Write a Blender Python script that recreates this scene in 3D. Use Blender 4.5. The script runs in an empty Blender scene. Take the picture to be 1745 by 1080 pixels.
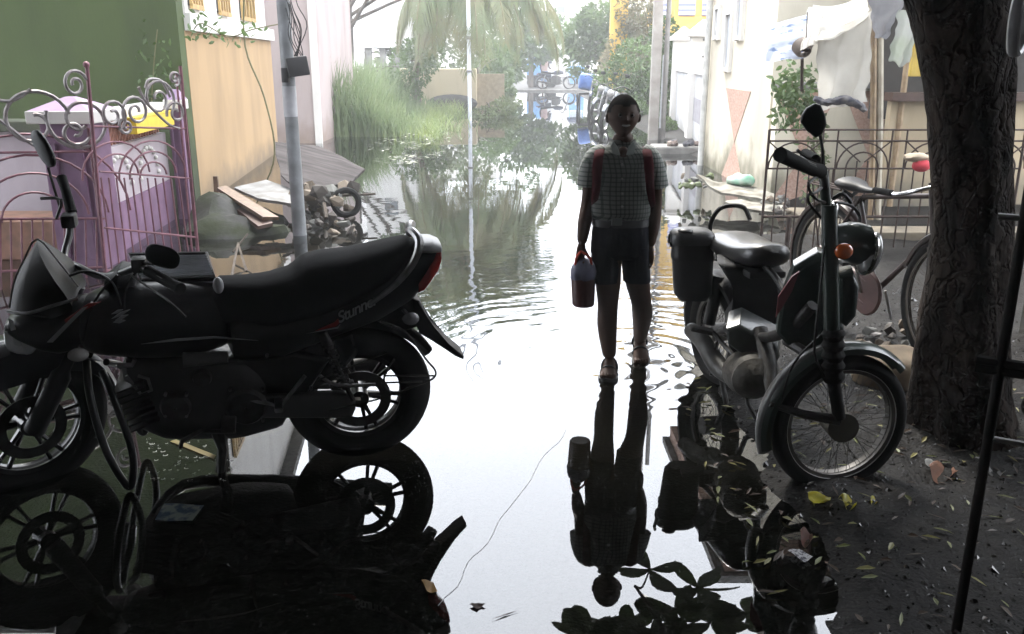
import bpy, bmesh, math, random
from mathutils import Vector, Matrix, noise
random.seed(7)
R = math.radians
SC = bpy.context.scene
COL = SC.collection
# ---------------------------------------------------------------- camera
F = 1500.0; CX = 872.5; CY = 540.0; H = 1.5; TH = R(16.42)
cam_d = bpy.data.cameras.new('camera'); cam = bpy.data.objects.new('camera', cam_d); COL.objects.link(cam)
cam_d.sensor_width = 36.0; cam_d.lens = 36.0 * F / 1745.0
cam.location = (0, 0, H); cam.rotation_euler = (R(90) - TH, 0, 0)
cam_d.clip_start = 0.05; cam_d.clip_end = 2000
SC.camera = cam
# ---------------------------------------------------------------- world, sun, exposure
W = bpy.data.worlds.new('World'); SC.world = W; W.use_nodes = True
wn = W.node_tree; wn.nodes.clear()
out = wn.nodes.new('ShaderNodeOutputWorld'); bg = wn.nodes.new('ShaderNodeBackground')
sky = wn.nodes.new('ShaderNodeTexSky'); sky.sky_type = 'NISHITA'; sky.sun_disc = False
sky.sun_elevation = R(56); sky.sun_rotation = R(-12); sky.dust_density = 6.0; sky.air_density = 1.2; sky.ozone_density = 1.0
tc = wn.nodes.new('ShaderNodeTexCoord'); nz = wn.nodes.new('ShaderNodeTexNoise'); nz.inputs['Scale'].default_value = 2.2; nz.inputs['Detail'].default_value = 5
rp = wn.nodes.new('ShaderNodeValToRGB'); rp.color_ramp.elements[0].position = .25; rp.color_ramp.elements[0].color = (.75,.75,.75,1); rp.color_ramp.elements[1].position = .6
mx = wn.nodes.new('ShaderNodeMix'); mx.data_type = 'RGBA'; mx.inputs['B'].default_value = (11.5, 12.0, 12.8, 1)   # overcast cloud sheet
wn.links.new(tc.outputs['Generated'], nz.inputs['Vector']); wn.links.new(nz.outputs['Fac'], rp.inputs['Fac'])
wn.links.new(rp.outputs['Color'], mx.inputs['Factor']); wn.links.new(sky.outputs['Color'], mx.inputs['A'])
wn.links.new(mx.outputs['Result'], bg.inputs['Color']); bg.inputs['Strength'].default_value = 0.10
wn.links.new(bg.outputs[0], out.inputs['Surface'])
sun_d = bpy.data.lights.new('sun', 'SUN'); sun_d.energy = 1.5; sun_d.angle = R(14); sun_d.color = (1, .95, .87)
sun = bpy.data.objects.new('sun', sun_d); COL.objects.link(sun)
sd = Vector((math.sin(R(-12))*math.cos(R(56)), math.cos(R(-12))*math.cos(R(56)), math.sin(R(56))))
sun.rotation_euler = sd.to_track_quat('Z', 'Y').to_euler(); sun.location = (0, 30, 40)
SC.view_settings.view_transform = 'Standard'; SC.view_settings.look = 'None'; SC.view_settings.gamma = 1
SC.view_settings.exposure = 2.6
# ---------------------------------------------------------------- helpers
fwd = Vector((0, math.cos(TH), -math.sin(TH))); upv = Vector((0, math.sin(TH), math.cos(TH))); rt = Vector((1, 0, 0))
CAMP = Vector((0, 0, H))
def ray(px, py): return rt*((px-CX)/F) + fwd - upv*((py-CY)/F)
def P(px, py, Y):                       # point seen at a photo position, standing at distance Y up the street
    d = ray(px, py); return CAMP + d*(Y/d.y)
def G(px, py, z=0.0):                   # point on level z
    d = ray(px, py); return CAMP + d*((z-H)/d.z)
def PP(px, py, o, n):                   # point on the plane (o, n)
    d = ray(px, py); return CAMP + d*((o-CAMP).dot(n)/d.dot(n))
MATS = {}
def mat(name, c1, c2=None, scale=8, rough=.6, metal=0, bump=0, bscale=None, spec=.5, detail=4, trans=0, stretch=None, coat=0, lo=.35, hi=.65):
    if name in MATS: return MATS[name]
    m = bpy.data.materials.new(name); m.use_nodes = True; t = m.node_tree; b = t.nodes['Principled BSDF']
    b.inputs['Roughness'].default_value = rough; b.inputs['Metallic'].default_value = metal
    b.inputs['Specular IOR Level'].default_value = spec; b.inputs['Coat Weight'].default_value = coat
    co = t.nodes.new('ShaderNodeTexCoord'); mp = t.nodes.new('ShaderNodeMapping'); t.links.new(co.outputs['Object'], mp.inputs['Vector'])
    if stretch: mp.inputs['Scale'].default_value = stretch
    n = t.nodes.new('ShaderNodeTexNoise'); n.inputs['Scale'].default_value = scale; n.inputs['Detail'].default_value = detail
    t.links.new(mp.outputs[0], n.inputs['Vector'])
    c2 = c2 or tuple(v*.75 for v in c1)
    r = t.nodes.new('ShaderNodeValToRGB'); r.color_ramp.elements[0].position = lo; r.color_ramp.elements[1].position = hi
    r.color_ramp.elements[0].color = (*c2, 1); r.color_ramp.elements[1].color = (*c1, 1)
    t.links.new(n.outputs['Fac'], r.inputs['Fac']); t.links.new(r.outputs['Color'], b.inputs['Base Color'])
    if bump:
        n2 = t.nodes.new('ShaderNodeTexNoise'); n2.inputs['Scale'].default_value = bscale or scale*4; n2.inputs['Detail'].default_value = 5
        t.links.new(mp.outputs[0], n2.inputs['Vector'])
        bp = t.nodes.new('ShaderNodeBump'); bp.inputs['Strength'].default_value = 1; bp.inputs['Distance'].default_value = bump
        t.links.new(n2.outputs['Fac'], bp.inputs['Height']); t.links.new(bp.outputs[0], b.inputs['Normal'])
    if trans:
        tr = t.nodes.new('ShaderNodeBsdfTranslucent'); t.links.new(r.outputs['Color'], tr.inputs['Color'])
        ms = t.nodes.new('ShaderNodeMixShader'); ms.inputs[0].default_value = trans
        t.links.new(b.outputs[0], ms.inputs[1]); t.links.new(tr.outputs[0], ms.inputs[2])
        t.links.new(ms.outputs[0], t.nodes['Material Output'].inputs['Surface'])
    MATS[name] = m; return m
def tag(o, label=None, cat=None, group=None, kind=None):
    if label: o['label'] = label
    if cat: o['category'] = cat
    if group: o['group'] = group
    if kind: o['kind'] = kind
    return o
def thing(name, label, cat, loc=(0,0,0), group=None, rot=None):
    o = bpy.data.objects.new(name, None); COL.objects.link(o); o.location = loc; o.empty_display_size = .1
    if rot: o.rotation_euler = rot
    bpy.context.view_layer.update()
    return tag(o, label, cat, group)
def mesh_obj(name, me, m, parent=None, world=True):
    o = bpy.data.objects.new(name, me); COL.objects.link(o)
    for k in (m if isinstance(m, (list, tuple)) else [m]): me.materials.append(k)
    if parent is not None:
        o.parent = parent
        if world:
            M = parent_matrix(parent).inverted(); me.transform(M)
    return o
def parent_matrix(p):
    M = p.matrix_basis.copy()
    while p.parent is not None:
        p = p.parent; M = p.matrix_basis @ M
    return M
def obj(name, bm, m, parent=None, smooth=True, world=True, angle=40, at=None):
    """bm is in world space; at = origin of a top-level mesh"""
    me = bpy.data.meshes.new(name)
    bmesh.ops.recalc_face_normals(bm, faces=bm.faces)
    if smooth:
        for f in bm.faces: f.smooth = True
        for e in bm.edges:
            if len(e.link_faces) == 2 and e.calc_face_angle(0) > R(angle): e.smooth = False
    bm.to_mesh(me); bm.free()
    o = mesh_obj(name, me, m, parent, world)
    if parent is None and at is not None:
        me.transform(Matrix.Translation(-Vector(at))); o.location = at
    return o
def pydata(name, vs, fs, m, parent=None, smooth=False, at=None):
    me = bpy.data.meshes.new(name); me.from_pydata(vs, [], fs); me.update()
    if smooth: me.polygons.foreach_set('use_smooth', [True]*len(me.polygons))
    o = mesh_obj(name, me, m, parent)
    if parent is None and at is not None:
        me.transform(Matrix.Translation(-Vector(at))); o.location = at
    return o
def B(): return bmesh.new()
def box(bm, c, s, rot=None, bev=0):
    r = bmesh.ops.create_cube(bm, size=1); vs = r['verts']
    M = Matrix.Translation(Vector(c)) @ (rot.to_4x4() if rot else Matrix.Identity(4)) @ Matrix.Diagonal((*s, 1))
    bmesh.ops.transform(bm, matrix=M, verts=vs)
    if bev:
        es = list({e for v in vs for e in v.link_edges})
        bmesh.ops.bevel(bm, geom=es, offset=bev, segments=2, profile=.6, affect='EDGES')
    return vs
def ring_frame(d):
    d = d.normalized(); a = Vector((0,0,1)) if abs(d.z) < .9 else Vector((1,0,0))
    u = d.cross(a).normalized(); return u, d.cross(u).normalized()
def smooth_path(pts, k=4, closed=False):
    pts = [Vector(p) for p in pts]
    if k <= 1 or len(pts) < 3: return pts
    o = []; n = len(pts); rng = n if closed else n-1
    for i in range(rng):
        p0 = pts[(i-1) % n] if (closed or i > 0) else pts[0]; p1 = pts[i]; p2 = pts[(i+1) % n]
        p3 = pts[(i+2) % n] if (closed or i+2 < n) else pts[-1]
        for j in range(k):
            t = j/k
            o.append(.5*((2*p1) + (p2-p0)*t + (2*p0-5*p1+4*p2-p3)*t*t + (3*p1-p0-3*p2+p3)*t**3))
    if not closed: o.append(pts[-1])
    return o
def tube(bm, pts, r, seg=8, k=1, closed=False, flat=1.0):
    n0 = len(pts); pts = smooth_path(pts, k, closed); n = len(pts)
    if isinstance(r, (list, tuple)):
        rs = []
        for i in range(n):
            t = i/(n-1)*(n0-1); a = min(int(t), n0-2); rs.append(r[a]+(r[a+1]-r[a])*(t-a))
    else: rs = [r]*n
    rings = []; pu = None
    for i in range(n):
        if closed: d = pts[(i+1) % n]-pts[(i-1) % n]
        else: d = pts[min(i+1, n-1)]-pts[max(i-1, 0)]
        if d.length < 1e-9: d = Vector((0,0,1))
        u, v = ring_frame(d)
        if pu is not None:
            u = pu - d.normalized()*pu.dot(d.normalized())
            if u.length < 1e-6: u = ring_frame(d)[0]
            u.normalize(); v = d.normalized().cross(u)
        pu = u
        rings.append([bm.verts.new(pts[i]+(u*math.cos(2*math.pi*j/seg)+v*math.sin(2*math.pi*j/seg)*flat)*rs[i]) for j in range(seg)])
    m = n if closed else n-1
    for i in range(m):
        a = rings[i]; b = rings[(i+1) % n]
        for j in range(seg): bm.faces.new((a[j], a[(j+1) % seg], b[(j+1) % seg], b[j]))
    if not closed:
        bm.faces.new(rings[0][::-1]); bm.faces.new(rings[-1])
    return rings
def loft(bm, secs, cap=True, closed=False):
    rings = [[bm.verts.new(p) for p in s] for s in secs]; n = len(rings[0])
    for i in range(len(rings)-1 if not closed else len(rings)):
        a = rings[i]; b = rings[(i+1) % len(rings)]
        for j in range(n): bm.faces.new((a[j], a[(j+1) % n], b[(j+1) % n], b[j]))
    if cap and not closed: bm.faces.new(rings[0][::-1]); bm.faces.new(rings[-1])
    return rings
def ball(bm, c, s, rot=None, u=16, v=10):
    r = bmesh.ops.create_uvsphere(bm, u_segments=u, v_segments=v, radius=1)
    s = (s, s, s) if not isinstance(s, (tuple, list)) else s
    M = Matrix.Translation(Vector(c)) @ (rot.to_4x4() if rot else Matrix.Identity(4)) @ Matrix.Diagonal((*s, 1))
    bmesh.ops.transform(bm, matrix=M, verts=r['verts']); return r['verts']
def disc_ring(bm, c, ax, R1, prof, seg=40, a0=0, a1=2*math.pi, up=None):
    """revolve profile [(radial, axial)] about axis ax through c; closed profile"""
    ax = Vector(ax).normalized(); u = (up - ax*up.dot(ax)).normalized() if up is not None else ring_frame(ax)[0]
    v = ax.cross(u); full = abs(a1-a0-2*math.pi) < 1e-6
    rings = []
    for i in range(seg if full else seg+1):
        a = a0+(a1-a0)*i/seg; d = u*math.cos(a)+v*math.sin(a)
        rings.append([Vector(c)+d*(R1+p[0])+ax*p[1] for p in prof])
    loft(bm, rings, cap=not full, closed=full)
def cyl(bm, a, b, r, r2=None, seg=16): tube(bm, [a, b], [r, r if r2 is None else r2], seg=seg)
def patch(bm, c00, c10, c11, c01, nu=10, nv=10, wave=None, thick=0):
    """bilinear quad patch with optional displacement function"""
    g = []
    for j in range(nv+1):
        row = []
        for i in range(nu+1):
            u, v = i/nu, j/nv
            p = c00*(1-u)*(1-v)+c10*u*(1-v)+c11*u*v+c01*(1-u)*v
            if wave: p = p+wave(u, v)
            row.append(bm.verts.new(p))
        g.append(row)
    for j in range(nv):
        for i in range(nu): bm.faces.new((g[j][i], g[j][i+1], g[j+1][i+1], g[j+1][i]))
    if thick: bmesh.ops.solidify(bm, geom=bm.faces[:], thickness=thick)
def poly_prism(bm, pts, n, t, bev=0):
    """polygon pts (world) extruded along n by t, centred"""
    n = Vector(n).normalized(); a = [bm.verts.new(Vector(p)-n*t/2) for p in pts]; b = [bm.verts.new(Vector(p)+n*t/2) for p in pts]
    f = [bm.faces.new(a[::-1]), bm.faces.new(b)]
    m = len(pts)
    for i in range(m): f.append(bm.faces.new((a[i], a[(i+1) % m], b[(i+1) % m], b[i])))
    if bev:
        es = {e for q in f[:2] for e in q.edges}
        bmesh.ops.bevel(bm, geom=list(es), offset=bev, segments=3, profile=.6, affect='EDGES', clamp_overlap=True)
def copy_tree(o, parent=None):
    c = o.copy(); COL.objects.link(c)
    if parent is not None: c.parent = parent
    for ch in [q for q in bpy.data.objects if q.parent == o]: copy_tree(ch, c)
    return c
def interp(tab, x):
    if x <= tab[0][0]: return tab[0][1]
    for a, b in zip(tab, tab[1:]):
        if x <= b[0]: return a[1]+(b[1]-a[1])*(x-a[0])/(b[0]-a[0]+1e-9)
    return tab[-1][1]
def sst(a, b, x):
    t = max(0, min(1, (x-a)/(b-a))); return t*t*(3-2*t)
V = Vector
# ---------------------------------------------------------------- materials
black_paint = mat('black_paint', (.008,.008,.010), (.005,.005,.006), rough=.3, coat=.15, spec=.35, scale=3)
black_plastic = mat('black_plastic', (.012,.012,.013), rough=.5, spec=.3, bump=.0004, bscale=300)
rubber = mat('tyre_rubber', (.010,.010,.010), rough=.85, spec=.2, bump=.001, bscale=120)
seat_vinyl = mat('seat_vinyl', (.009,.009,.010), rough=.85, spec=.15, bump=.0005, bscale=250)
steel = mat('brushed_steel', (.28,.28,.29), (.15,.145,.14), rough=.38, metal=1, scale=20)
dark_metal = mat('dark_metal', (.05,.05,.05), (.025,.022,.02), rough=.5, metal=.6, scale=25)
chrome = mat('chrome', (.6,.6,.6), rough=.14, metal=1)
glass_lamp = mat('lamp_glass', (.80,.82,.83), (.55,.57,.58), rough=.12, scale=12, coat=1)  # pale colour stands for bright reflections in the headlight glass
red_lens = mat('red_lens', (.35,.012,.01), rough=.15, coat=1)
orange_lens = mat('orange_lens', (.6,.12,.02), rough=.2, coat=1)
# ================================================================ SETTING
def shore(y): return .50+.085*y+.05*math.sin(y*3.1)+.03*math.sin(y*7.7+1)
def ground_z(x, y):
    z = -.07
    nz_ = noise.noise(V((x*.9, y*.9, 0)))*.02
    if y < 7.6:
        t = sst(shore(y)-.14, shore(y)+.42, x)
        z += t*.096
        nz_ += noise.noise(V((x*4, y*4, 3)))*.020*t + noise.noise(V((x*14, y*14, 7)))*.008*t + noise.noise(V((x*35, y*35, 2)))*.006*t
    else:
        z += .16*sst(2.6, 3.2, x)*(1 if y < 60 else 0)
    z += .13*sst(42.0, 43.2, y)
    if 19 < y < 42:                       # marshy edge under the reeds, verge on the right
        z += .07*max(0, min(1, (-1.3-(y-19)*.02-x)/1.0))
        z += .09*max(0, min(1, (x-2.6)/.6))
    return z+nz_
def axis(segs):
    o = [segs[0][0]]
    for a, b, n in segs: o += [a+(b-a)*(i+1)/n for i in range(n)]
    return o
gx = axis([(-600,-40,8), (-40,-6,17), (-6,.5,26), (.5,2.9,110), (2.9,6,24), (6,40,17), (40,600,8)])
gy = axis([(-60,-2,8), (-2,1.2,10), (1.2,5.2,170), (5.2,8,40), (8,46,76), (46,120,16), (120,1500,12)])
vs = [(x, y, ground_z(x, y)) for y in gy for x in gx]; nx = len(gx)
fs = [(j*nx+i, j*nx+i+1, (j+1)*nx+i+1, (j+1)*nx+i) for j in range(len(gy)-1) for i in range(nx-1)]
gm = mat('wet_gravel_mud', (.011,.010,.009), (.0035,.003,.003), scale=14, rough=.6, spec=.12, bump=.008, bscale=70, detail=8)
tag(pydata('ground', vs, fs, gm, smooth=True), kind='structure')

def water_material():
    m = bpy.data.materials.new('flood_water'); m.use_nodes = True; t = m.node_tree; t.nodes.clear()
    o = t.nodes.new('ShaderNodeOutputMaterial'); N = t.nodes.new; L = t.links.new
    fr = N('ShaderNodeFresnel'); fr.inputs['IOR'].default_value = 1.72
    gl = N('ShaderNodeBsdfGlossy'); gl.inputs['Roughness'].default_value = .004; gl.inputs['Color'].default_value = (.97,.98,1,1)
    tr = N('ShaderNodeBsdfTransparent'); tr.inputs['Color'].default_value = (.50,.50,.42,1)
    df = N('ShaderNodeBsdfDiffuse'); df.inputs['Color'].default_value = (.006,.006,.0045,1)
    m1 = N('ShaderNodeMixShader'); m1.inputs[0].default_value = .38; L(tr.outputs[0], m1.inputs[1]); L(df.outputs[0], m1.inputs[2])
    m2 = N('ShaderNodeMixShader'); L(fr.outputs[0], m2.inputs[0]); L(m1.outputs[0], m2.inputs[1]); L(gl.outputs[0], m2.inputs[2])
    L(m2.outputs[0], o.inputs['Surface'])
    geo = N('ShaderNodeNewGeometry')
    sep = N('ShaderNodeSeparateXYZ'); L(geo.outputs['Position'], sep.inputs[0])
    def M(op, a, b=None, c=None):
        n = N('ShaderNodeMath'); n.operation = op
        for i, v in enumerate((a, b, c)):
            if v is None: continue
            if isinstance(v, (int, float)): n.inputs[i].default_value = v
            else: L(v, n.inputs[i])
        return n.outputs[0]
    def smooth(v, a, b):
        n = N('ShaderNodeMapRange'); n.interpolation_type = 'SMOOTHSTEP'; L(v, n.inputs['Value'])
        n.inputs['From Min'].default_value = a; n.inputs['From Max'].default_value = b; return n.outputs[0]
    nzz = N('ShaderNodeTexNoise'); nzz.inputs['Scale'].default_value = 1.7; nzz.inputs['Detail'].default_value = 2; L(geo.outputs['Position'], nzz.inputs['Vector'])
    wob = M('MULTIPLY', nzz.outputs['Fac'], .22)
    tot = None
    for (cx, cy, k, amp, fall) in ((.475, 4.15, 62, .0009, .6), (.66, 4.40, 48, .0011, .8), (.60, 4.6, 26, .0009, 1.0), (1.0, 5.6, 30, .0005, 1.0)):
        dx = M('SUBTRACT', sep.outputs[0], cx); dy = M('SUBTRACT', sep.outputs[1], cy)
        r = M('SQRT', M('ADD', M('MULTIPLY', dx, dx), M('MULTIPLY', dy, dy)))
        r2 = M('ADD', r, wob)
        s = M('SINE', M('MULTIPLY', r2, k)); e = M('EXPONENT', M('MULTIPLY', r, -1/fall))
        h = M('MULTIPLY', M('MULTIPLY', s, e), amp); tot = h if tot is None else M('ADD', tot, h)
    edge = M('ADD', sep.outputs[1], M('MULTIPLY', M('ABSOLUTE', M('SUBTRACT', sep.outputs[0], .62)), -.25))
    tot = M('MULTIPLY', tot, smooth(edge, 3.35, 4.05))
    # light cat's-paws further up the street
    mp = N('ShaderNodeMapping'); mp.inputs['Scale'].default_value = (2.0, 3.2, 1); L(geo.outputs['Position'], mp.inputs['Vector'])
    n2 = N('ShaderNodeTexNoise'); n2.inputs['Scale'].default_value = 1.0; n2.inputs['Detail'].default_value = 3; L(mp.outputs[0], n2.inputs['Vector'])
    w = M('MULTIPLY', M('SUBTRACT', smooth(sep.outputs[1], 4.4, 7.5), M('MULTIPLY', smooth(sep.outputs[1], 8, 14), .85)), .0012)
    tot = M('ADD', tot, M('MULTIPLY', n2.outputs['Fac'], w))
    mp3 = N('ShaderNodeMapping'); mp3.inputs['Scale'].default_value = (5, 11, 1); mp3.inputs['Rotation'].default_value = (0,0,.5); L(geo.outputs['Position'], mp3.inputs['Vector'])
    n3 = N('ShaderNodeTexNoise'); n3.inputs['Scale'].default_value = 1.6; n3.inputs['Detail'].default_value = 2; L(mp3.outputs[0], n3.inputs['Vector'])
    band = M('MULTIPLY', M('MULTIPLY', smooth(sep.outputs[1], 4.3, 5.2), smooth(M('MULTIPLY', sep.outputs[1], -1), -8.5, -6.0)), smooth(sep.outputs[0], -.7, .4))
    tot = M('ADD', tot, M('MULTIPLY', M('MULTIPLY', n3.outputs['Fac'], band), .0016))
    bp = N('ShaderNodeBump'); bp.inputs['Strength'].default_value = 1; bp.inputs['Distance'].default_value = 1; L(tot, bp.inputs['Height'])
    for q in (gl, fr): L(bp.outputs[0], q.inputs['Normal'])
    return m
bm = B(); bmesh.ops.create_grid(bm, x_segments=1, y_segments=1, size=1)
bmesh.ops.transform(bm, matrix=Matrix.Translation((0, 20, 0)) @ Matrix.Diagonal((60, 24, 1, 1)), verts=bm.verts[:])
tag(obj('water', bm, water_material(), smooth=False), kind='structure')

# ---- wall materials
def wall_mat(name, c, streak=.76, rough=.85, bump=.0015):
    return mat(name, c, tuple(v*streak for v in c), scale=2.2, rough=rough, bump=bump, bscale=40, stretch=(1,1,.3), detail=10, lo=.32, hi=.58)
def stained(name, c, stain, ztop, zbot=0.0):
    """plaster with damp grime climbing from the base"""
    m = wall_mat(name, c); t = m.node_tree; b = t.nodes['Principled BSDF']
    src = b.inputs['Base Color'].links[0].from_socket
    geo = t.nodes.new('ShaderNodeNewGeometry'); sp = t.nodes.new('ShaderNodeSeparateXYZ'); t.links.new(geo.outputs['Position'], sp.inputs[0])
    n = t.nodes.new('ShaderNodeTexNoise'); n.inputs['Scale'].default_value = 3; n.inputs['Detail'].default_value = 8; t.links.new(geo.outputs['Position'], n.inputs['Vector'])
    a = t.nodes.new('ShaderNodeMath'); a.operation = 'MULTIPLY_ADD'; t.links.new(n.outputs['Fac'], a.inputs[0]); a.inputs[1].default_value = -(ztop-zbot)*1.6; t.links.new(sp.outputs[2], a.inputs[2])
    r = t.nodes.new('ShaderNodeMapRange'); t.links.new(a.outputs[0], r.inputs['Value']); r.inputs['From Min'].default_value = -(ztop-zbot)*.75; r.inputs['From Max'].default_value = (ztop-zbot)*.1
    mx_ = t.nodes.new('ShaderNodeMix'); mx_.data_type = 'RGBA'; t.links.new(r.outputs[0], mx_.inputs['Factor']); mx_.inputs['A'].default_value = (*stain, 1)
    t.links.new(src, mx_.inputs['B']); t.links.new(mx_.outputs['Result'], b.inputs['Base Color'])
    return m
green_pl = stained('green_plaster', (.046,.068,.016), (.022,.030,.012), 1.2)
tan_pl = stained('tan_plaster', (.34,.225,.115), (.17,.12,.07), .35)
white_pl = wall_mat('white_plaster', (.62,.60,.57), .88)
pink_pl = stained('pink_plaster', (.36,.30,.29), (.25,.19,.16), .5)
cream_pl = stained('cream_plaster', (.58,.53,.43), (.14,.13,.085), .62)
beige_pl = stained('beige_plaster', (.36,.29,.19), (.10,.09,.07), .5)
purple_pl = mat('purple_paint', (.18,.095,.17), (.12,.06,.115), scale=5, rough=.7, bump=.001)
lilac_pl = mat('lilac_paint', (.33,.23,.36), (.25,.17,.27), scale=6, rough=.7, bump=.001)
pinkwhite = stained('pale_pink_plaster', (.38,.33,.36), (.2,.15,.17), .3)
salmon = mat('salmon_chip_plaster', (.45,.31,.245), (.33,.20,.155), scale=40, rough=.85, bump=.002)
grey_conc = mat('grey_concrete', (.17,.165,.155), (.10,.095,.09), scale=6, rough=.85, bump=.003)
dark_glass = mat('dark_window_glass', (.05,.06,.07), rough=.1)
yellow_pl = wall_mat('yellow_plaster', (.62,.40,.09), .9)

# ---- left: green house, white house over tan wall, pink house
A0 = V((-3.27, 9.26, 0)); A1 = V((-3.90, 14.9, 0)); ad = (A1-A0).normalized(); an = V((ad.y, -ad.x, 0))   # an points to the street
gh = thing('house', 'olive green plastered house wall behind the pink scrollwork gate', 'house', (-7, 10, 0))
bm = B(); box(bm, (-7.63, 9.16, 2.45), (8.72, .18, 5.1)); box(bm, (-8.4, 10.8, 2.45), (7.2, 2.5, 5.1)); obj('wall', bm, green_pl, gh, smooth=False)
bm = B(); box(bm, (-7.9, 10.6, 5.08), (8.6, 3.0, .16)); obj('roof', bm, grey_conc, gh, smooth=False)
wh = thing('house', 'white upper storey on a tan street wall left of the grey pole', 'house', A0)
def along(s, off, z): return A0+ad*s+an*off+V((0,0,z))
def abox(bm, s0, s1, o0, o1, z0, z1):
    rot = Matrix((( ad.x, -an.x*-1, 0), (ad.y, an.y, 0), (0,0,1)))
    rot = Matrix(((ad.x, an.x, 0), (ad.y, an.y, 0), (0,0,1)))
    box(bm, along((s0+s1)/2, (o0+o1)/2, (z0+z1)/2), (s1-s0, o1-o0, z1-z0), rot)
bm = B(); abox(bm, -.03, 5.65, -.3, 0, -.1, 1.76); obj('tan_wall', bm, tan_pl, wh, smooth=False)
bm = B(); abox(bm, .0, 5.7, -.34, .06, 1.762, 1.93); obj('ledge', bm, white_pl, wh, smooth=False)
bm = B(); abox(bm, .3, 5.6, -3.2, -.05, 1.932, 4.9); obj('upper_wall', bm, white_pl, wh, smooth=False)
bm = B(); abox(bm, .35, 5.75, -3.3, .15, 4.902, 5.05); obj('roof', bm, grey_conc, wh, smooth=False)
wood_y = mat('ochre_wood', (.42,.28,.10), (.25,.15,.06), scale=10, rough=.6, stretch=(1,1,.2))
for (s0, s1, z0) in ((.45, .95, 2.02), (1.9, 2.5, 2.02), (3.4, 4.4, 2.02)):
    bm = B(); abox(bm, s0, s1, -.049, -.03, z0, z0+1.1); w = obj('window', bm, dark_glass, wh, smooth=False)
    bm = B()
    for q in range(5): abox(bm, s0+(s1-s0)*q/4-.025, s0+(s1-s0)*q/4+.025, -.029, .0, z0, z0+1.1)
    for q in range(4): abox(bm, s0-.025, s1+.025, -.0285, .005, z0-.03+q*.36, z0+.02+q*.36)
    obj('frame', bm, wood_y, w, smooth=False)
ph = thing('house', 'pale pink house end wall with white corner beside the reeds', 'house', (-5, 17, 0))
bm = B(); box(bm, (-5.55, 18.2, 2.6), (4.1, 3.8, 5.4)); obj('wall', bm, pink_pl, ph, smooth=False)
bm = B(); box(bm, (-3.51, 16.28, 2.6), (.12, .06, 5.4)); obj('corner_strip', bm, white_pl, ph, smooth=False)
bm = B(); box(bm, (-5.5, 18.2, 5.38), (4.5, 4.1, .16)); obj('roof', bm, grey_conc, ph, smooth=False)

# ---- right: cream house, with salmon triangle pattern
ch = thing('house', 'cream house with narrow windows and salmon hourglass pattern at right', 'house', (4, 11, 0))
bm = B(); box(bm, (5.9, 11.5, 2.1), (6.2, 3.4, 4.4)); obj('wall', bm, cream_pl, ch, smooth=False)
bm = B(); box(bm, (5.9, 11.4, 4.42), (6.6, 3.9, .22)); obj('parapet', bm, salmon, ch, smooth=False)
bm = B(); box(bm, (5.9, 11.4, 4.58), (6.8, 4.1, .1)); obj('coping', bm, grey_conc, ch, smooth=False)
for (px, y0, y1, hw) in ((1224, 30, 62, .1), (1241, 26, 116, .13), (1262, 18, 62, .12)):
    o = V((2.8,0,0)); a = PP(px, y1, o, rt); b = PP(px, y0, o, rt)
    ztop = max(b.z, a.z+.35) if y0 > 24 else 2.6
    bm = B(); box(bm, (2.795, a.y, (a.z+ztop)/2), (.02, hw*2, ztop-a.z)); w = obj('window', bm, mat('pale_shutter', (.40,.42,.45), rough=.5), ch, smooth=False)
    bm = B()
    for s in (-1, 1): box(bm, (2.78, a.y+s*(hw+.025), (a.z+ztop)/2), (.06, .05, ztop-a.z+.1))
    for zz in (a.z-.02, ztop+.02): box(bm, (2.778, a.y, zz), (.07, hw*2-.004, .04))
    obj('frame', bm, white_pl, w, smooth=False)
def hourglass(bm, o, n, c, ztop, zmid, zbot, w):
    u = V((0,1,0)) if abs(n.x) > .5 else V((1,0,0)); c = V((c.x, c.y, 0))
    poly_prism(bm, [c-u*w/2+V((0,0,ztop)), c+u*w/2+V((0,0,ztop)), c+V((0,0,zmid))], n, .008)
    poly_prism(bm, [c+V((0,0,zmid)), c+u*w*.45+V((0,0,zbot)), c-u*w*.45+V((0,0,zbot))], n, .008)
o = V((2.8,0,0)); a = PP(1238, 153, o, rt); b = PP(1280, 157, o, rt); c = PP(1258, 250, o, rt)
bm = B(); hourglass(bm, o, rt, V((2.797, (a.y+b.y)/2, 0)), 1.12, .48, .0, abs(a.y-b.y)); obj('pattern', bm, salmon, ch, smooth=False)
bm = B(); tube(bm, [(2.74, 12.9, 0), (2.74, 12.9, 4.3)], .045, 10); obj('downpipe', bm, mat('pipe_grey', (.5,.5,.48), rough=.5), ch)
# yard wall in front of it
yw = thing('compound_wall', 'low cream yard wall with salmon triangles behind the iron fence', 'wall', (4, 9.4, 0))
bm = B(); box(bm, (4.6, 9.45, .55), (3.7, .18, 1.3)); obj('wall', bm, cream_pl, yw, smooth=False)
bm = B(); box(bm, (4.6, 9.43, 1.225), (3.76, .28, .06), bev=.01); obj('coping', bm, grey_conc, yw, smooth=False)
bm = B()
for cx_ in (3.05, 3.75, 4.45, 5.15, 5.85): hourglass(bm, None, V((0,1,0)), V((cx_, 9.357, 0)), 1.17, .5, .02, .66)
obj('pattern', bm, salmon, yw, smooth=False)
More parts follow.
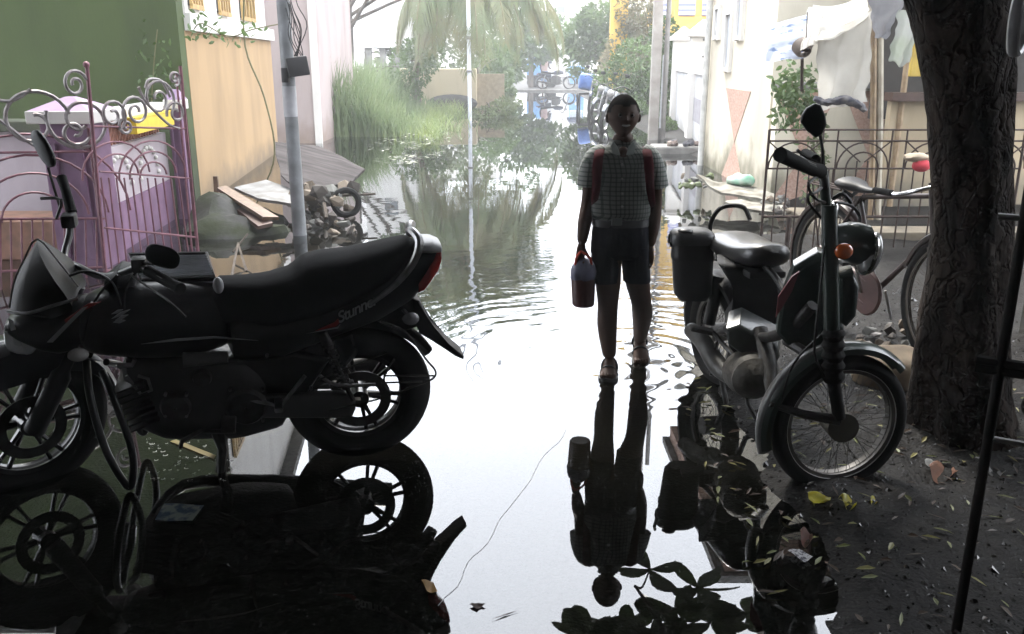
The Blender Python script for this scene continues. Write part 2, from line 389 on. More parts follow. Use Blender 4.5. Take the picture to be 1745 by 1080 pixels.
# shed wall right of the bamboo posts
sh = thing('shed', 'brown shaded shed wall with dark open upper half under the tarps', 'shed', (4.4, 8.6, 0))
bm = B(); box(bm, (4.7, 8.75, .5), (2.1, .1, 1.2)); obj('wall', bm, beige_pl, sh, smooth=False)
bm = B(); box(bm, (4.7, 8.72, 1.14), (2.16, .2, .08)); obj('shelf', bm, mat('dark_brown_wood', (.06,.03,.02), rough=.6, scale=20), sh, smooth=False)
bm = B(); box(bm, (4.95, 9.2, 1.8), (2.6, .1, 1.8)); obj('back_panel', bm, mat('dark_inside_board', (.035,.03,.025), rough=.8), sh, smooth=False)  # near-black colour stands for the dark inside of the shed
bm = B(); box(bm, (5.0, 8.75, 2.75), (3.0, 1.4, .06), Matrix.Rotation(R(8),3,'X')); obj('roof', bm, mat('rusty_sheet', (.16,.11,.08), (.10,.05,.03), scale=5, rough=.7), sh, smooth=False)
for xx in (3.75, 5.7):
    bm = B(); tube(bm, [(xx, 8.7, 0), (xx, 8.7, 2.7)], .03, 8); obj('post', bm, mat('bamboo', (.30,.22,.13), (.18,.12,.07), scale=12, rough=.6), sh)
a = P(1572, 98, 8.3); bm = B(); box(bm, (a.x, 8.3, a.z), (.21, .05, .33), bev=.008); tag(obj('panel', bm, mat('ochre_yellow_board', (.48,.33,.05), rough=.6), smooth=False, at=(a.x,8.3,a.z)), 'ochre yellow board hanging in the dark shed beside the tree trunk', 'board')

# ---- white compound wall with gate pillars further up on the right
W0 = V((3.08, 14.2, 0)); W1 = V((3.66, 20.6, 0)); wd = (W1-W0).normalized(); wn_ = V((wd.y, -wd.x, 0)); wrot = Matrix(((wd.x, wn_.x, 0), (wd.y, wn_.y, 0), (0,0,1)))
def wbox(bm, s0, s1, o0, o1, z0, z1, bev=0): box(bm, W0+wd*(s0+s1)/2+wn_*(o0+o1)/2+V((0,0,(z0+z1)/2)), (s1-s0, o1-o0, z1-z0), wrot, bev)
cw = thing('compound_wall', 'white street wall with tall gate pillars beyond the cream house', 'wall', W0)
bm = B(); wbox(bm, -1.1, 6.4, 0, .2, -.1, 1.22); obj('wall', bm, stained('white_stained', (.50,.50,.52), (.27,.27,.26), .35), cw, smooth=False)
bm = B(); wbox(bm, -1.1, 6.45, -.04, .24, 1.222, 1.29, .01); obj('coping', bm, white_pl, cw, smooth=False)
for s in (2.0, 5.6):
    bm = B(); wbox(bm, s, s+.42, -.1, .32, -.08, 1.85); wbox(bm, s-.07, s+.49, -.17, .39, 1.852, 1.94, .01)
    c = W0+wd*(s+.21)+wn_*.11; bmesh.ops.create_cone(bm, segments=4, radius1=.36, radius2=.03, depth=.2, matrix=Matrix.Translation((c.x, c.y, 2.04)) @ Matrix.Rotation(R(45)+math.atan2(wd.y, wd.x), 4, 'Z'))
    obj('pillar', bm, white_pl, cw, smooth=False)
bm = B()
for q in range(16): wbox(bm, -.9+q*.17, -.87+q*.17, .08, .11, 1.29, 1.8)
wbox(bm, -1.0, 1.95, .085, .105, 1.78, 1.82); wbox(bm, -1.0, 1.95, .085, .105, 1.5, 1.53); obj('railing', bm, dark_metal, cw, smooth=False)
bm = B(); wbox(bm, .6, 2.2, -.012, -.002, .42, .82); obj('plaque', bm, mat('grey_board', (.30,.29,.32), rough=.6), cw, smooth=False)

# ---- yellow house with striped shutters
yh = thing('house', 'yellow balconied house with blue striped shutters behind the white wall', 'house', (6, 26, 0))
bm = B(); box(bm, (8.25, 28, 1.1), (7.2, 4, 2.3)); obj('lower_wall', bm, white_pl, yh, smooth=False)
bm = B(); box(bm, (8.15, 27.6, 2.62), (7.6, 5.2, .95)); obj('parapet', bm, yellow_pl, yh, smooth=False)
bm = B(); box(bm, (8.3, 28.4, 4.35), (7.1, 4.6, 2.5)); obj('upper_wall', bm, yellow_pl, yh, smooth=False)
bm = B(); box(bm, (8.2, 28.2, 5.7), (7.7, 5.4, .16)); obj('roof', bm, white_pl, yh, smooth=False)
strp = bpy.data.materials.new('striped_shutter'); strp.use_nodes = True; t_ = strp.node_tree; wv = t_.nodes.new('ShaderNodeTexWave'); wv.bands_direction = 'Z'; wv.inputs['Scale'].default_value = 2.2
c_ = t_.nodes.new('ShaderNodeTexCoord'); t_.links.new(c_.outputs['Object'], wv.inputs['Vector']); r_ = t_.nodes.new('ShaderNodeValToRGB'); r_.color_ramp.interpolation = 'CONSTANT'
r_.color_ramp.elements[0].color = (.16,.17,.42,1); r_.color_ramp.elements[1].color = (.62,.6,.62,1); r_.color_ramp.elements[1].position = .5
t_.links.new(wv.outputs['Fac'], r_.inputs['Fac']); t_.links.new(r_.outputs['Color'], t_.nodes['Principled BSDF'].inputs['Base Color'])
for px0, px1 in ((1130, 1143), (1156, 1184), (1196, 1216)):
    a = P(px0, 26, 24.98); b = P(px1, 26, 24.98); bm = B(); box(bm, ((a.x+b.x)/2, 24.97, a.z+.6), (b.x-a.x, .04, 1.2)); obj('shutter', bm, strp, yh, smooth=False)
bm = B(); a = P(1069, 60, 24.9); box(bm, (a.x, 27, 2.6), (.5, .3, 5.2)); box(bm, (a.x+.9, 27, 4.9), (2.0, .28, .5)); obj('column', bm, yellow_pl, yh, smooth=False)

# ---- far houses
def far_house(label, px0, px1, Y, ytop, m, wins=(), depth=6, zb=0, legs=False):
    a = P(px0, 90, Y); b = P(px1, 90, Y); zt = P(px0, ytop, Y).z
    h_ = thing('house', label, 'house', ((a.x+b.x)/2, Y, 0))
    bm = B(); box(bm, ((a.x+b.x)/2, Y+depth/2, (zt+zb)/2), (b.x-a.x, depth, zt-zb)); obj('wall', bm, m, h_, smooth=False)
    bm = B(); box(bm, ((a.x+b.x)/2, Y+depth/2, zt+.08), (b.x-a.x+.4, depth+.4, .15)); obj('roof', bm, grey_conc, h_, smooth=False)
    for (x0, y0, x1, y1) in wins:
        p = P(x0, y0, Y); q = P(x1, y1, Y); bm = B(); box(bm, ((p.x+q.x)/2, Y-.02, (p.z+q.z)/2), (abs(q.x-p.x), .05, abs(p.z-q.z))); obj('window', bm, dark_glass, h_, smooth=False)
    if legs:
        for s in (.2, .5, .8): bm = B(); box(bm, (a.x+(b.x-a.x)*s, Y+.2, zb/2), (.2, .2, zb)); obj('column', bm, grey_conc, h_, smooth=False)
    return h_
far_house('bright white house behind the left edge of the reeds', 470, 592, 48, -150, white_pl, ((560, 20, 572, 40),))
far_house('grey white house raised on columns above the reeds', 612, 690, 34, -120, wall_mat('grey_white', (.45,.44,.42)), ((640, -40, 665, -15),), zb=1.85, legs=True)
far_house('distant white house with two dark windows at the street end', 925, 1040, 72, -30, white_pl, ((972, 36, 984, 46), (950, 10, 962, 22), (1000, 12, 1012, 26)), depth=10)
far_house('distant pale house rising above the palm fronds', 700, 850, 80, -60, wall_mat('far_cream', (.55,.53,.47)), ((720, 0, 740, 20), (760, 0, 780, 20)), depth=10)
far_house('distant cream house half hidden by bushes at right', 1030, 1140, 60, -120, wall_mat('far_cream2', (.58,.54,.46)), ((1060, -20, 1075, 5),), depth=8)
# beige block wall
bw = thing('compound_wall', 'beige block wall with a dark damp stain beside the thin white pole', 'wall', (-2.5, 29, 0))
a = P(682, 180, 28.5); b = P(812, 180, 28.5); zt = P(700, 117, 28.5).z
bm = B(); box(bm, ((a.x+b.x)/2, 28.8, zt/2), (b.x-a.x, .6, zt), bev=.02); obj('wall', bm, wall_mat('pale_beige_plaster', (.46,.39,.27)), bw, smooth=False)
c = P(770, 170, 28.3); bm = B(); ball(bm, (c.x, 28.4, .12), (.8, .25, .28)); obj('mud_heap', bm, mat('black_mud', (.05,.048,.045), rough=.8, bump=.02, bscale=10), bw)
a = P(812, 180, 28.5); b = P(860, 180, 30); bm = B(); box(bm, ((a.x+b.x)/2, 29.3, .5), (b.x-a.x, .2, 1.0)); tag(obj('broken_wall', bm, mat('brown_brick', (.30,.25,.17), rough=.9, bump=.01, scale=9), smooth=False), 'broken brownish wall stub right of the beige block wall', 'wall')

# ---- unseen house added behind the camera so its upper floor shades the foreground
hb = thing('house', 'unseen house added behind the camera to shade the near end of the street', 'house', (0, -2, 0))
gsh = mat('blocker_render', (.16,.15,.14), rough=.9)
bm = B(); box(bm, (0, -2.2, 2.6), (13, .3, 5.4)); obj('wall', bm, gsh, hb, smooth=False)
bm = B(); box(bm, (-2.7, 1.7, 3.65), (7.6, 7.4, .2)); box(bm, (3.8, .3, 3.65), (5.4, 4.6, .2)); obj('shade_slab', bm, gsh, hb, smooth=False)
for xx in (-6.2, 6.2): bm = B(); box(bm, (xx, .6, 1.7), (.35, 5, 3.7)); obj('side_wall', bm, gsh, hb, smooth=False)
# ================================================================ VEGETATION
def leaf_mat(name, c, c2=None, trans=.35): return mat(name, c, c2 or tuple(v*.55 for v in c), scale=1.3, rough=.5, trans=trans, detail=3)
lf_dark = leaf_mat('leaf_dark_green', (.07,.12,.035)); lf_mid = leaf_mat('leaf_mid_green', (.10,.16,.05)); lf_pale = leaf_mat('leaf_pale', (.16,.20,.09))
lf_palm = leaf_mat('palm_green', (.13,.17,.07), (.17,.16,.07), .4); lf_reed = leaf_mat('reed_green', (.19,.24,.12), (.11,.16,.07), .35)
bark = mat('bark', (.09,.07,.055), (.04,.032,.025), scale=9, rough=.9, bump=.01, bscale=25, stretch=(1,1,.25))
stem_m = mat('green_stem', (.14,.13,.06), rough=.7)
def rv(): return V((random.uniform(-1,1), random.uniform(-1,1), random.uniform(-1,1)))
def leaf(vs, fs, p, d, n, L, w, fold=.15):
    """pointed leaf: 6 verts along d"""
    d = d.normalized(); s = d.cross(n)
    if s.length < 1e-5: s = V((1,0,0))
    s.normalize(); nn = s.cross(d); k = len(vs)
    vs += [p, p+d*L*.35+s*w/2+nn*w*fold, p+d*L*.72+s*w*.36+nn*w*fold*.6, p+d*L, p+d*L*.72-s*w*.36+nn*w*fold*.6, p+d*L*.35-s*w/2+nn*w*fold, p+d*L*.4-nn*w*.02]
    fs += [(k, k+1, k+6), (k+1, k+2, k+6), (k+2, k+3, k+6), (k+3, k+4, k+6), (k+4, k+5, k+6), (k+5, k, k+6)]
def crown(name, parent, blobs, n, L, w, m, seed=0):
    random.seed(seed); vs = []; fs = []
    for i in range(n):
        c, r = random.choice(blobs); q = rv()
        while q.length > 1 or q.length < .05: q = rv()
        q = q.normalized()*(q.length**.4); cl = noise.noise(V(c)*.7+q*2.3)
        if cl < -.18: continue
        p = V(c)+V((q.x*r[0], q.y*r[1], q.z*r[2])); d = (q*.8+rv()*.8+V((0,0,-.25)))
        leaf(vs, fs, p, d, rv(), L*random.uniform(.6,1.3), w*random.uniform(.7,1.2))
    return pydata(name, vs, fs, m, parent)
def tree(name, label, base, h, blobs, n, L, w, m, seed, tr=.12, cat='tree', group=None, limbs=5):
    t = thing(name, label, cat, base, group); random.seed(seed); b = V(base); bm = B()
    top = b+V((random.uniform(-.2,.2), 0, h*.6)); tube(bm, [b, b+(top-b)*.5+V((.08,0,0)), top], [tr, tr*.8, tr*.6], 8, k=3)
    for i in range(limbs):
        c, r = random.choice(blobs); e = V(c)+rv()*.4*min(r); s = b+(top-b)*random.uniform(.55,1); tube(bm, [s, (s+e)/2+V((0,0,.15)), e], [tr*.45, tr*.25, .01], 6, k=3)
    obj('trunk', bm, bark, t); crown('crown', t, blobs, n, L, w, m, seed+1); return t
def blobs_px(lst, Y):     # (px, py, r_m_x, r_m_z, dY)
    return [(P(px, py, Y+dy), (rx, rx*.8, rz)) for px, py, rx, rz, dy in lst]
# reeds
random.seed(3); vs = []; fs = []
def blade(base, h, lean, w):
    k = len(vs); s = V((math.cos(random.uniform(0,3.14)), math.sin(random.uniform(0,3.14)), 0)).normalized()*w
    pts = [base+V((lean.x*t*t, lean.y*t*t, h*t*(1-.12*t*lean.length))) for t in (0,.4,.75,1)]
    for i, p in enumerate(pts[:-1]): q = s*(1-.25*i); vs.extend([p-q, p+q])
    vs.append(pts[-1]); fs.extend([(k, k+1, k+3, k+2), (k+2, k+3, k+5, k+4), (k+4, k+5, k+6)])
for i in range(7500):
    y = 17.6+random.random()**1.3*12; xr = -2.05-(y-17)*.045+noise.noise(V((y*.6,0,0)))*.5; xl = -4.6-(y-17)*.42
    x = xr-(random.random()**1.15)*(xr-xl)
    if noise.noise(V((x*1.1, y*.7, 5))) < -.28: continue
    edge = sst(0, 1.3, xr-x); h = (.35+edge*1.15+noise.noise(V((x*.8, y*.5, 1)))*.35)*random.uniform(.7,1.15)
    a = random.uniform(0,6.28); l = random.uniform(.05,.5)*h
    blade(V((x, y, -.05)), h, V((math.cos(a)*l, math.sin(a)*l*.6, 0)), random.uniform(.009,.019))
reeds_g = pydata('reeds', vs, fs, lf_reed); tag(reeds_g, 'tall green reeds growing at the flooded left edge of the street', 'reeds', kind='stuff')
random.seed(4); vs = []; fs = []
for i in range(2600):
    y = 16.6+random.random()*14; c = -1.75-(y-17)*.03+noise.noise(V((y*.7, 3, 0)))*.6; x = c+random.gauss(0,.33)
    if noise.noise(V((x*1.6, y*1.1, 9))) < -.05: continue
    a = random.uniform(0,6.28); l = random.uniform(.05,.35); blade(V((x, y, -.05)), random.uniform(.1,.42), V((math.cos(a)*l, math.sin(a)*l, 0)), .009)
tag(pydata('marsh_weeds', vs, fs, leaf_mat('weed_green', (.22,.27,.09), (.13,.18,.07))), 'low yellow green weeds lying along the edge of the water', 'weeds', kind='stuff')
random.seed(5); vs = []; fs = []
for i in range(420):
    y = random.uniform(13, 21); x = -1.75-(y-15)*.06+random.gauss(0,.42)
    if x < -3.2 or noise.noise(V((x*2, y*1.2, 4))) < .02: continue
    leaf(vs, fs, V((x, y, .004+random.random()*.01)), V((random.uniform(-1,1), random.uniform(-1,1), .05)), V((0,0,1)), random.uniform(.05,.22), random.uniform(.015,.05), .05)
tag(pydata('floating_scum', vs, fs, mat('floating_scraps', (.22,.23,.17), (.05,.06,.03), scale=3, rough=.6, lo=.45, hi=.6)), 'pale scraps and leaves floating on the water before the reeds', 'flotsam', kind='stuff')
# palm
pt = thing('palm_tree', 'coconut palm with drooping fronds over the flooded street', 'palm', P(775, 190, 23)*1)
pb = P(775, 190, 23); pc = P(783, -58, 24.6); pb = P(716, 190, 26.5); bm = B(); tube(bm, [V((pb.x, 26.5, -.1)), V((pb.x-.05, 26.2, 1.2)), V(((pc.x+pb.x)/2, 25.4, 2.8)), pc], [.12,.09,.08,.11], 10, k=4)
pb.z = 0; pt.location = (pb.x, 26.5, -.05); bpy.context.view_layer.update(); obj('trunk', bm, mat('palm_bark', (.17,.15,.11), (.11,.10,.07), scale=12, rough=.9), pt)
random.seed(11)
fr_dirs = [(-1.0,.1,.25,2.6),(-.85,-.5,.5,2.5),(-.6,-.75,.2,2.5),(-.3,-.9,.55,2.4),(.15,-1,.35,2.6),(.5,-.8,.2,2.5),(.85,-.5,.45,2.9),(1,-.1,.2,3.0),(.9,.4,.6,2.7),(.4,.8,.8,2.6),(-.3,.9,.7,2.5),(-.9,.5,.9,2.6),(-.5,-.3,1.4,2.3),(.4,-.3,1.5,2.3),(.05,.2,1.8,2.2),(.65,-.6,.9,2.7),(-.7,-.2,.05,2.4),(.25,-.9,-.1,2.3),(-.1,-.8,.0,2.2),(.95,-.3,-.1,3.0),(.75,-.7,.0,2.8),(-.8,-.6,-.1,2.7),(-.95,-.2,.0,2.8),(.3,-.4,4.6,2.2),(-.6,.1,4.4,2.2),(.7,.3,4.3,2.4),(0,.6,4.8,2.0),(-.1,-.7,4.2,2.4),(.9,-.3,3.6,2.8),(-.9,-.4,3.6,2.6),(.35,-.95,.1,2.9),(-.4,-.9,-.05,2.6),(.6,.1,-.1,2.9)]
for (dx, dy, rise, Ln) in fr_dirs:
    Ln *= random.uniform(.62,1.15); dr_ = random.uniform(.7,1.15)
    d = V((dx+random.uniform(-.2,.2), dy+random.uniform(-.2,.2), 0)).normalized(); pts = []
    N_ = 14
    for i in range(N_+1):
        t = i/N_; pts.append(pc+d*Ln*(.86 if d.x > 0 else .78)*math.sin(min(1.45, t*1.5))+V((0,0, rise*1.3*t-(2.35*dr_+rise*.7)*t*t)))
    fr = None; bm = B(); tube(bm, pts, [.028]+[.02]*(N_-1)+[.004], 5)
    fr = obj('frond', bm, stem_m, pt); vs = []; fs = []
    sp = smooth_path(pts, 6)
    for i, p in enumerate(sp[8:]):
        t = i/len(sp); tg = (sp[min(len(sp)-1, i+9)]-sp[i+7]).normalized(); side = tg.cross(V((0,0,1))).normalized()
        for s in (-1, 1):
            ll = .72*math.sin(math.pi*min(1, .18+t*.85))+.1
            k = len(vs); dd = (side*s*.75+tg*.55+V((0,0,-.25-random.random()*.35))).normalized(); w = tg*.021
            m1 = p+dd*ll*.55; e = p+dd*ll+V((0,0,-ll*.5))
            vs += [p-w*.6, p+w*.6, m1-w, m1+w, e]; fs += [(k, k+1, k+3, k+2), (k+2, k+3, k+4)]
    pydata('leaflets', vs, fs, lf_palm, fr)
# trees and bushes
tree('tree', 'leafy dark green tree behind the right side of the palm', G(905, 152)+V((0,1,0)), 4, blobs_px([(880,70,1.7,1.2,0),(905,70,1.2,.9,0),(850,20,2,1.5,0),(930,60,1.2,1,1),(850,115,1.1,.7,-1)], 41), 5200, .28, .14, lf_mid, 21, .14)
tree('tree', 'tall hazy tree behind the grey white house', V((-6.5, 40, 0)), 5, blobs_px([(700,40,1.6,1.5,0),(740,80,1.5,1.1,0),(690,100,1.2,.8,0),(760,20,1.8,1.4,0)], 38), 4200, .28, .13, lf_pale, 22, .14)
tree('tree', 'round bright green tree left of the twin concrete poles', G(1030, 170)+V((.3,4,0)), 4, blobs_px([(1025,95,1.3,1.0,0),(1050,60,1.2,.9,0),(1005,65,.9,.8,0),(1030,35,1.0,.6,0),(1075,100,1.1,.9,0),(1090,150,1.1,.9,-1)], 33), 9500, .20, .10, lf_mid, 23, .1)
tree('bush', 'dense grey green bush directly behind the twin concrete poles', G(1080, 205)+V((.4,1,0)), 2, blobs_px([(1065,145,.8,.7,0),(1090,110,.75,.65,0),(1100,180,.6,.6,0),(1050,175,.6,.55,0),(1130,130,.4,.6,0),(1070,195,.6,.35,-1)], 23), 11000, .11, .055, lf_mid, 24, .06, cat='bush')
tree('bush', 'pale dusty bush with reddish tips left of the twin concrete poles', G(1080, 195)+V((0,3,0)), 2.5, blobs_px([(1075,85,.7,.8,0),(1060,120,.7,.8,0),(1100,50,.8,.7,0),(1085,20,.7,.6,0)], 27), 6500, .12, .06, leaf_mat('dusty_leaf', (.24,.21,.13), (.14,.15,.08)), 25, .05, cat='bush')
tree('bush', 'narrow bush growing against the white wall beside its pillar', G(1135, 215)+V((.1,.6,0)), 2, blobs_px([(1133,110,.3,.5,0),(1140,170,.3,.5,0),(1133,60,.3,.4,0),(1130,205,.3,.2,0)], 20.5), 2600, .10, .05, lf_dark, 26, .04, cat='bush')
tree('bush', 'green bush at the foot of the palm right of the beige block wall', V((-1.2, 30, 0)), 2, blobs_px([(838,130,.8,.7,0),(852,108,.7,.6,1),(828,95,.8,.6,2),(846,160,.6,.35,-2)], 33), 4200, .17, .085, lf_mid, 27, .05, cat='bush')
tree('bush', 'bush tangled in the reeds left of the beige block wall', V((-4.6, 27, 0)), 2, blobs_px([(700,110,.6,.7,0),(690,150,.5,.5,0),(720,95,.6,.5,1)], 26), 2600, .12, .06, lf_mid, 28, .05, cat='bush')
tree('bush', 'low yellow green weed clump standing in the water below the thin white pole', G(830, 200), .6, blobs_px([(825,192,.35,.12,0),(850,185,.4,.15,1),(865,175,.4,.15,2)], 23.5), 1300, .10, .05, lf_pale, 29, .02, cat='weed clump', limbs=3)
tree('bush', 'small weeds at the foot of the twin concrete poles', G(1130, 215)+V((.1,.2,0)), .6, blobs_px([(1128,208,.18,.12,0),(1140,215,.15,.1,0)], 18.2), 500, .07, .035, lf_mid, 30, .015, cat='weed clump', limbs=3)
# thin plants
def sprig(name, label, cat, path, n, L, w, m, spread, seed, r=.006):
    random.seed(seed); t = thing(name, label, cat, path[0]); bm = B(); sp = smooth_path(path, 5); tube(bm, sp, [r]*len(sp), 5); obj('stem', bm, stem_m, t); vs = []; fs = []
    for i in range(n):
        p = sp[int(len(sp)*(.25+.75*random.random()))-1]+rv()*spread; leaf(vs, fs, p, rv()+V((0,0,-.2)), rv(), L*random.uniform(.6,1.2), w)
    pydata('leaves', vs, fs, m, t); return t
sprig('sapling', 'slim sapling with pale leaves in front of the olive green wall', 'sapling', [P(262,250,8.9), P(258,190,8.9), P(262,110,8.9), P(268,50,8.9)], 70, .08, .032, lf_mid, .15, 31)
sprig('vine', 'thin leafy vine hanging down the tan wall', 'vine', [P(412,400,9.1), P(440,340,9.0), P(468,262,9.0), P(450,165,9.0), P(418,80,9.0), P(416,-30,9.0)], 0, .1, .04, lf_pale, .1, 32, .009)
sprig('branch', 'leafy branch drooping across the top of the tan wall', 'branch', [P(480,40,8.6), P(430,50,8.6), P(390,62,8.6), P(345,40,8.6), P(330,50,8.6)], 60, .08, .032, lf_mid, .10, 33)
sprig('plant', 'bushy green plant sitting on the yard wall under the printed tarp', 'plant', [P(1352,215,8.9), P(1350,165,8.8), P(1350,130,8.8)], 300, .10, .05, lf_mid, .17, 34)
sprig('creeper', 'mossy yellow green creeper climbing behind the iron fence', 'creeper', [P(1385,385,8.9), P(1388,300,8.9), P(1392,230,8.9), P(1372,165,8.9)], 260, .07, .04, lf_pale, .10, 35)
# the big trunk at right with its overhanging almond-leaved branch
bt = thing('tree', 'thick dark trunk leaning at the right beside the moped', 'tree', G(1655, 765))
Yt = G(1655,765).y+.16; bm = B(); secs = []
prof = [(1655,800,104),(1650,760,90),(1643,700,78),(1642,600,73),(1648,500,68),(1655,400,62),(1655,320,62),(1650,200,66),(1640,100,74),(1625,0,86),(1610,-120,95),(1590,-300,100),(1560,-600,95)]
sp = []
for (px, py, hw) in prof:
    c = P(px, py, Yt); r = (P(px+hw, py, Yt)-c).length; sp.append((c, r))
cs = smooth_path([c for c, r in sp], 7); nS = len(cs)
for i, c in enumerate(cs):
    t = i/7; a = min(int(t), len(sp)-2); r = sp[a][1]+(sp[a+1][1]-sp[a][1])*(t-a); ring = []
    for j in range(44):
        an_ = 2*math.pi*j/44; d = V((math.cos(an_), math.sin(an_), 0))
        q = c+d*r; rr = r*(1+.07*math.sin(an_*3+c.z*1.5)+.10*noise.noise(V((q.x*9, q.y*9, q.z*2.2)))+.05*noise.noise(V((q.x*28, q.y*28, q.z*7))))
        if c.z < .25: rr *= 1+(.25-c.z)*.8*max(0, math.sin(an_*5+.6))
        ring.append(c+d*rr)
    secs.append(ring)
loft(bm, secs)
trunk_bark = mat('rough_dark_bark', (.032,.023,.018), (.008,.006,.005), scale=9, rough=.95, spec=.1, bump=.03, bscale=13, stretch=(1,1,.5), detail=10)
t_ = trunk_bark.node_tree; b_ = t_.nodes['Principled BSDF']; vo = t_.nodes.new('ShaderNodeTexVoronoi'); vo.feature = 'DISTANCE_TO_EDGE'; vo.inputs['Scale'].default_value = 16
mp_ = t_.nodes.new('ShaderNodeMapping'); mp_.inputs['Scale'].default_value = (1,1,.42); co_ = t_.nodes.new('ShaderNodeTexCoord'); ns_ = t_.nodes.new('ShaderNodeTexNoise'); ns_.inputs['Scale'].default_value = 6; ns_.inputs['Detail'].default_value = 6
t_.links.new(co_.outputs['Object'], ns_.inputs['Vector']); va_ = t_.nodes.new('ShaderNodeVectorMath'); va_.operation = 'MULTIPLY_ADD'; va_.inputs[1].default_value = (.28,.28,.28); t_.links.new(ns_.outputs['Color'], va_.inputs[0]); t_.links.new(co_.outputs['Object'], va_.inputs[2])
t_.links.new(va_.outputs[0], mp_.inputs['Vector']); t_.links.new(mp_.outputs[0], vo.inputs['Vector']); mr_ = t_.nodes.new('ShaderNodeMapRange'); mr_.inputs['From Max'].default_value = .16; t_.links.new(vo.outputs['Distance'], mr_.inputs['Value'])
b2_ = t_.nodes.new('ShaderNodeBump'); b2_.inputs['Strength'].default_value = 1; b2_.inputs['Distance'].default_value = .022; t_.links.new(mr_.outputs[0], b2_.inputs['Height']); t_.links.new(b_.inputs['Normal'].links[0].from_socket, b2_.inputs['Normal']); t_.links.new(b2_.outputs[0], b_.inputs['Normal'])
obj('trunk', bm, trunk_bark, bt)
c = P(1640, -330, Yt); br = [c, V((1.5, 4.2, 2.9)), V((1.2, 4.8, 2.5)), V((1.0, 5.15, 2.18)), V((.85,5.3,2.0))]
bm = B(); tube(bm, br, [.10,.05,.03,.018,.008], 8, k=5)
twigs = []
random.seed(8)
for (px, py, Y) in ((1108,968,5.5),(1190,1000,5.5),(1150,1035,5.4),(1060,1070,5.4),(1275,1045,5.4),(1210,1060,5.3),(1110,1075,5.2),(1000,1078,5.3)):
    d = ray(px, py); t = -H/d.z; w = CAMP+d*t; d2 = V((d.x, d.y, -d.z)); e = w+d2*((Y-w.y)/d2.y); twigs.append(e)
    s = min(smooth_path(br, 5)[8:], key=lambda q: (q-e).length+max(0, e.z-q.z)); tube(bm, [s, (s+e)/2+V((0,0,.08)), e], [.012,.008,.005], 6, k=3)
obj('branch', bm, bark, bt); vs = []; fs = []
for e in twigs:
    for q in range(7):
        a = q*.9+random.random(); d = V((math.cos(a), math.sin(a)*.8, random.uniform(-.12,.3))); L_ = random.uniform(.21,.32); k = len(vs)
        d.normalize(); s = d.cross(V((0,0,1))+rv()*.5).normalized()
        prof_ = [(0,.0),(.12,.10),(.3,.2),(.55,.29),(.78,.27),(.93,.15),(1,0)]
        mid = [e+d*L_*t+V((0,0,-.06*t*t)) for t, w in prof_]
        for (t, w), m_ in zip(prof_, mid): vs += [m_-s*w*L_*.9+V((0,0,.01)), m_, m_+s*w*L_*.9+V((0,0,.01))]
        for i in range(6):
            for j in (0, 1): fs.append((k+i*3+j, k+i*3+j+1, k+i*3+j+4, k+i*3+j+3))
pydata('leaves', vs, fs, leaf_mat('almond_leaf', (.05,.075,.03), trans=.15), bt, smooth=True)
crown('crown', bt, [(V((2.6,3.8,4.3)), (2.0,1.6,.8)), (V((1.2,2.6,4.6)), (1.6,1.2,.6)), (V((3.4,5.4,4.4)),(1.4,1.4,.8))], 9000, .26, .14, lf_dark, 40)

tree('tree', 'unseen leafy tree added high over the pink gate to shade the left side', V((-6.6, 5.4, -.05)), 7, [(V((-4.6,6.6,5.6)),(2.0,1.9,.8)),(V((-3.2,6.0,5.2)),(1.3,1.2,.6)),(V((-5.6,8.0,6.2)),(1.6,1.3,.7))], 9000, .24, .12, lf_dark, 55, .16)  # added out of view; its crown shades the gate and left walls

tree('tree', 'tall dark green tree rising behind the palm crown', V((-5.0, 27.5, -.05)), 6, [(V((-1.5,27,5.0)),(1.9,1.2,1.2)),(V((-.2,26.5,4.7)),(1.4,1.2,1.1)),(V((-3.0,27,4.6)),(1.3,1.2,1.0)),(V((-.9,26,3.6)),(1.5,1.0,.7)),(V((-2.2,26,5.8)),(1.3,1.2,.7))], 9000, .24, .12, lf_mid, 56, .13)
# ================================================================ STREET THINGS
pink_iron = mat('pink_iron', (.20,.075,.10), (.12,.045,.06), scale=14, rough=.5, metal=.1)
silver_iron = mat('silver_iron', (.30,.28,.28), (.17,.14,.14), scale=18, rough=.5, metal=.4)
rust_iron = mat('rust_iron', (.05,.026,.018), (.025,.014,.011), scale=22, rough=.7, metal=.3)
# pillars
def pillar(label, px0, px1, ytop, Y, cap=.06, body_top_gap=.12):
    a = P(px0, ytop+20, Y); b = P(px1, ytop+20, Y); zt = P(px0, ytop, Y).z; cx_ = (a.x+b.x)/2; w = (b.x-a.x)
    t = thing('gate_pillar', label, 'pillar', (cx_, Y+w/2, 0))
    bm = B(); box(bm, (cx_, Y+w/2, (zt-.14)/2-.03), (w, w, zt-.14+.06), bev=.008)
    for s in (-1,1): box(bm, (cx_+s*w*.28, Y-.006, (zt-.2)/2), (w*.16, .03, zt-.35), bev=.005)
    obj('body', bm, purple_pl, t, smooth=False)
    bm = B(); box(bm, (cx_, Y+w/2, zt-.095), (w+cap*2, w+cap*2, .088), bev=.008); obj('cap_slab', bm, white_pl, t, smooth=False)
    bm = B(); bmesh.ops.create_cone(bm, cap_ends=True, segments=4, radius1=(w+cap*1.6)*.707, radius2=.04, depth=.09, matrix=Matrix.Translation((cx_, Y+w/2, zt-.005)) @ Matrix.Rotation(R(45), 4, 'Z')); obj('cap_top', bm, lilac_pl, t, smooth=False)
    return t
pillar('broad purple gate pillar with white slab cap at left', 64, 146, 176, 6.35)
pillar('purple gate pillar behind the yellow box next to the green wall', 284, 307, 160, 8.45, cap=.025)
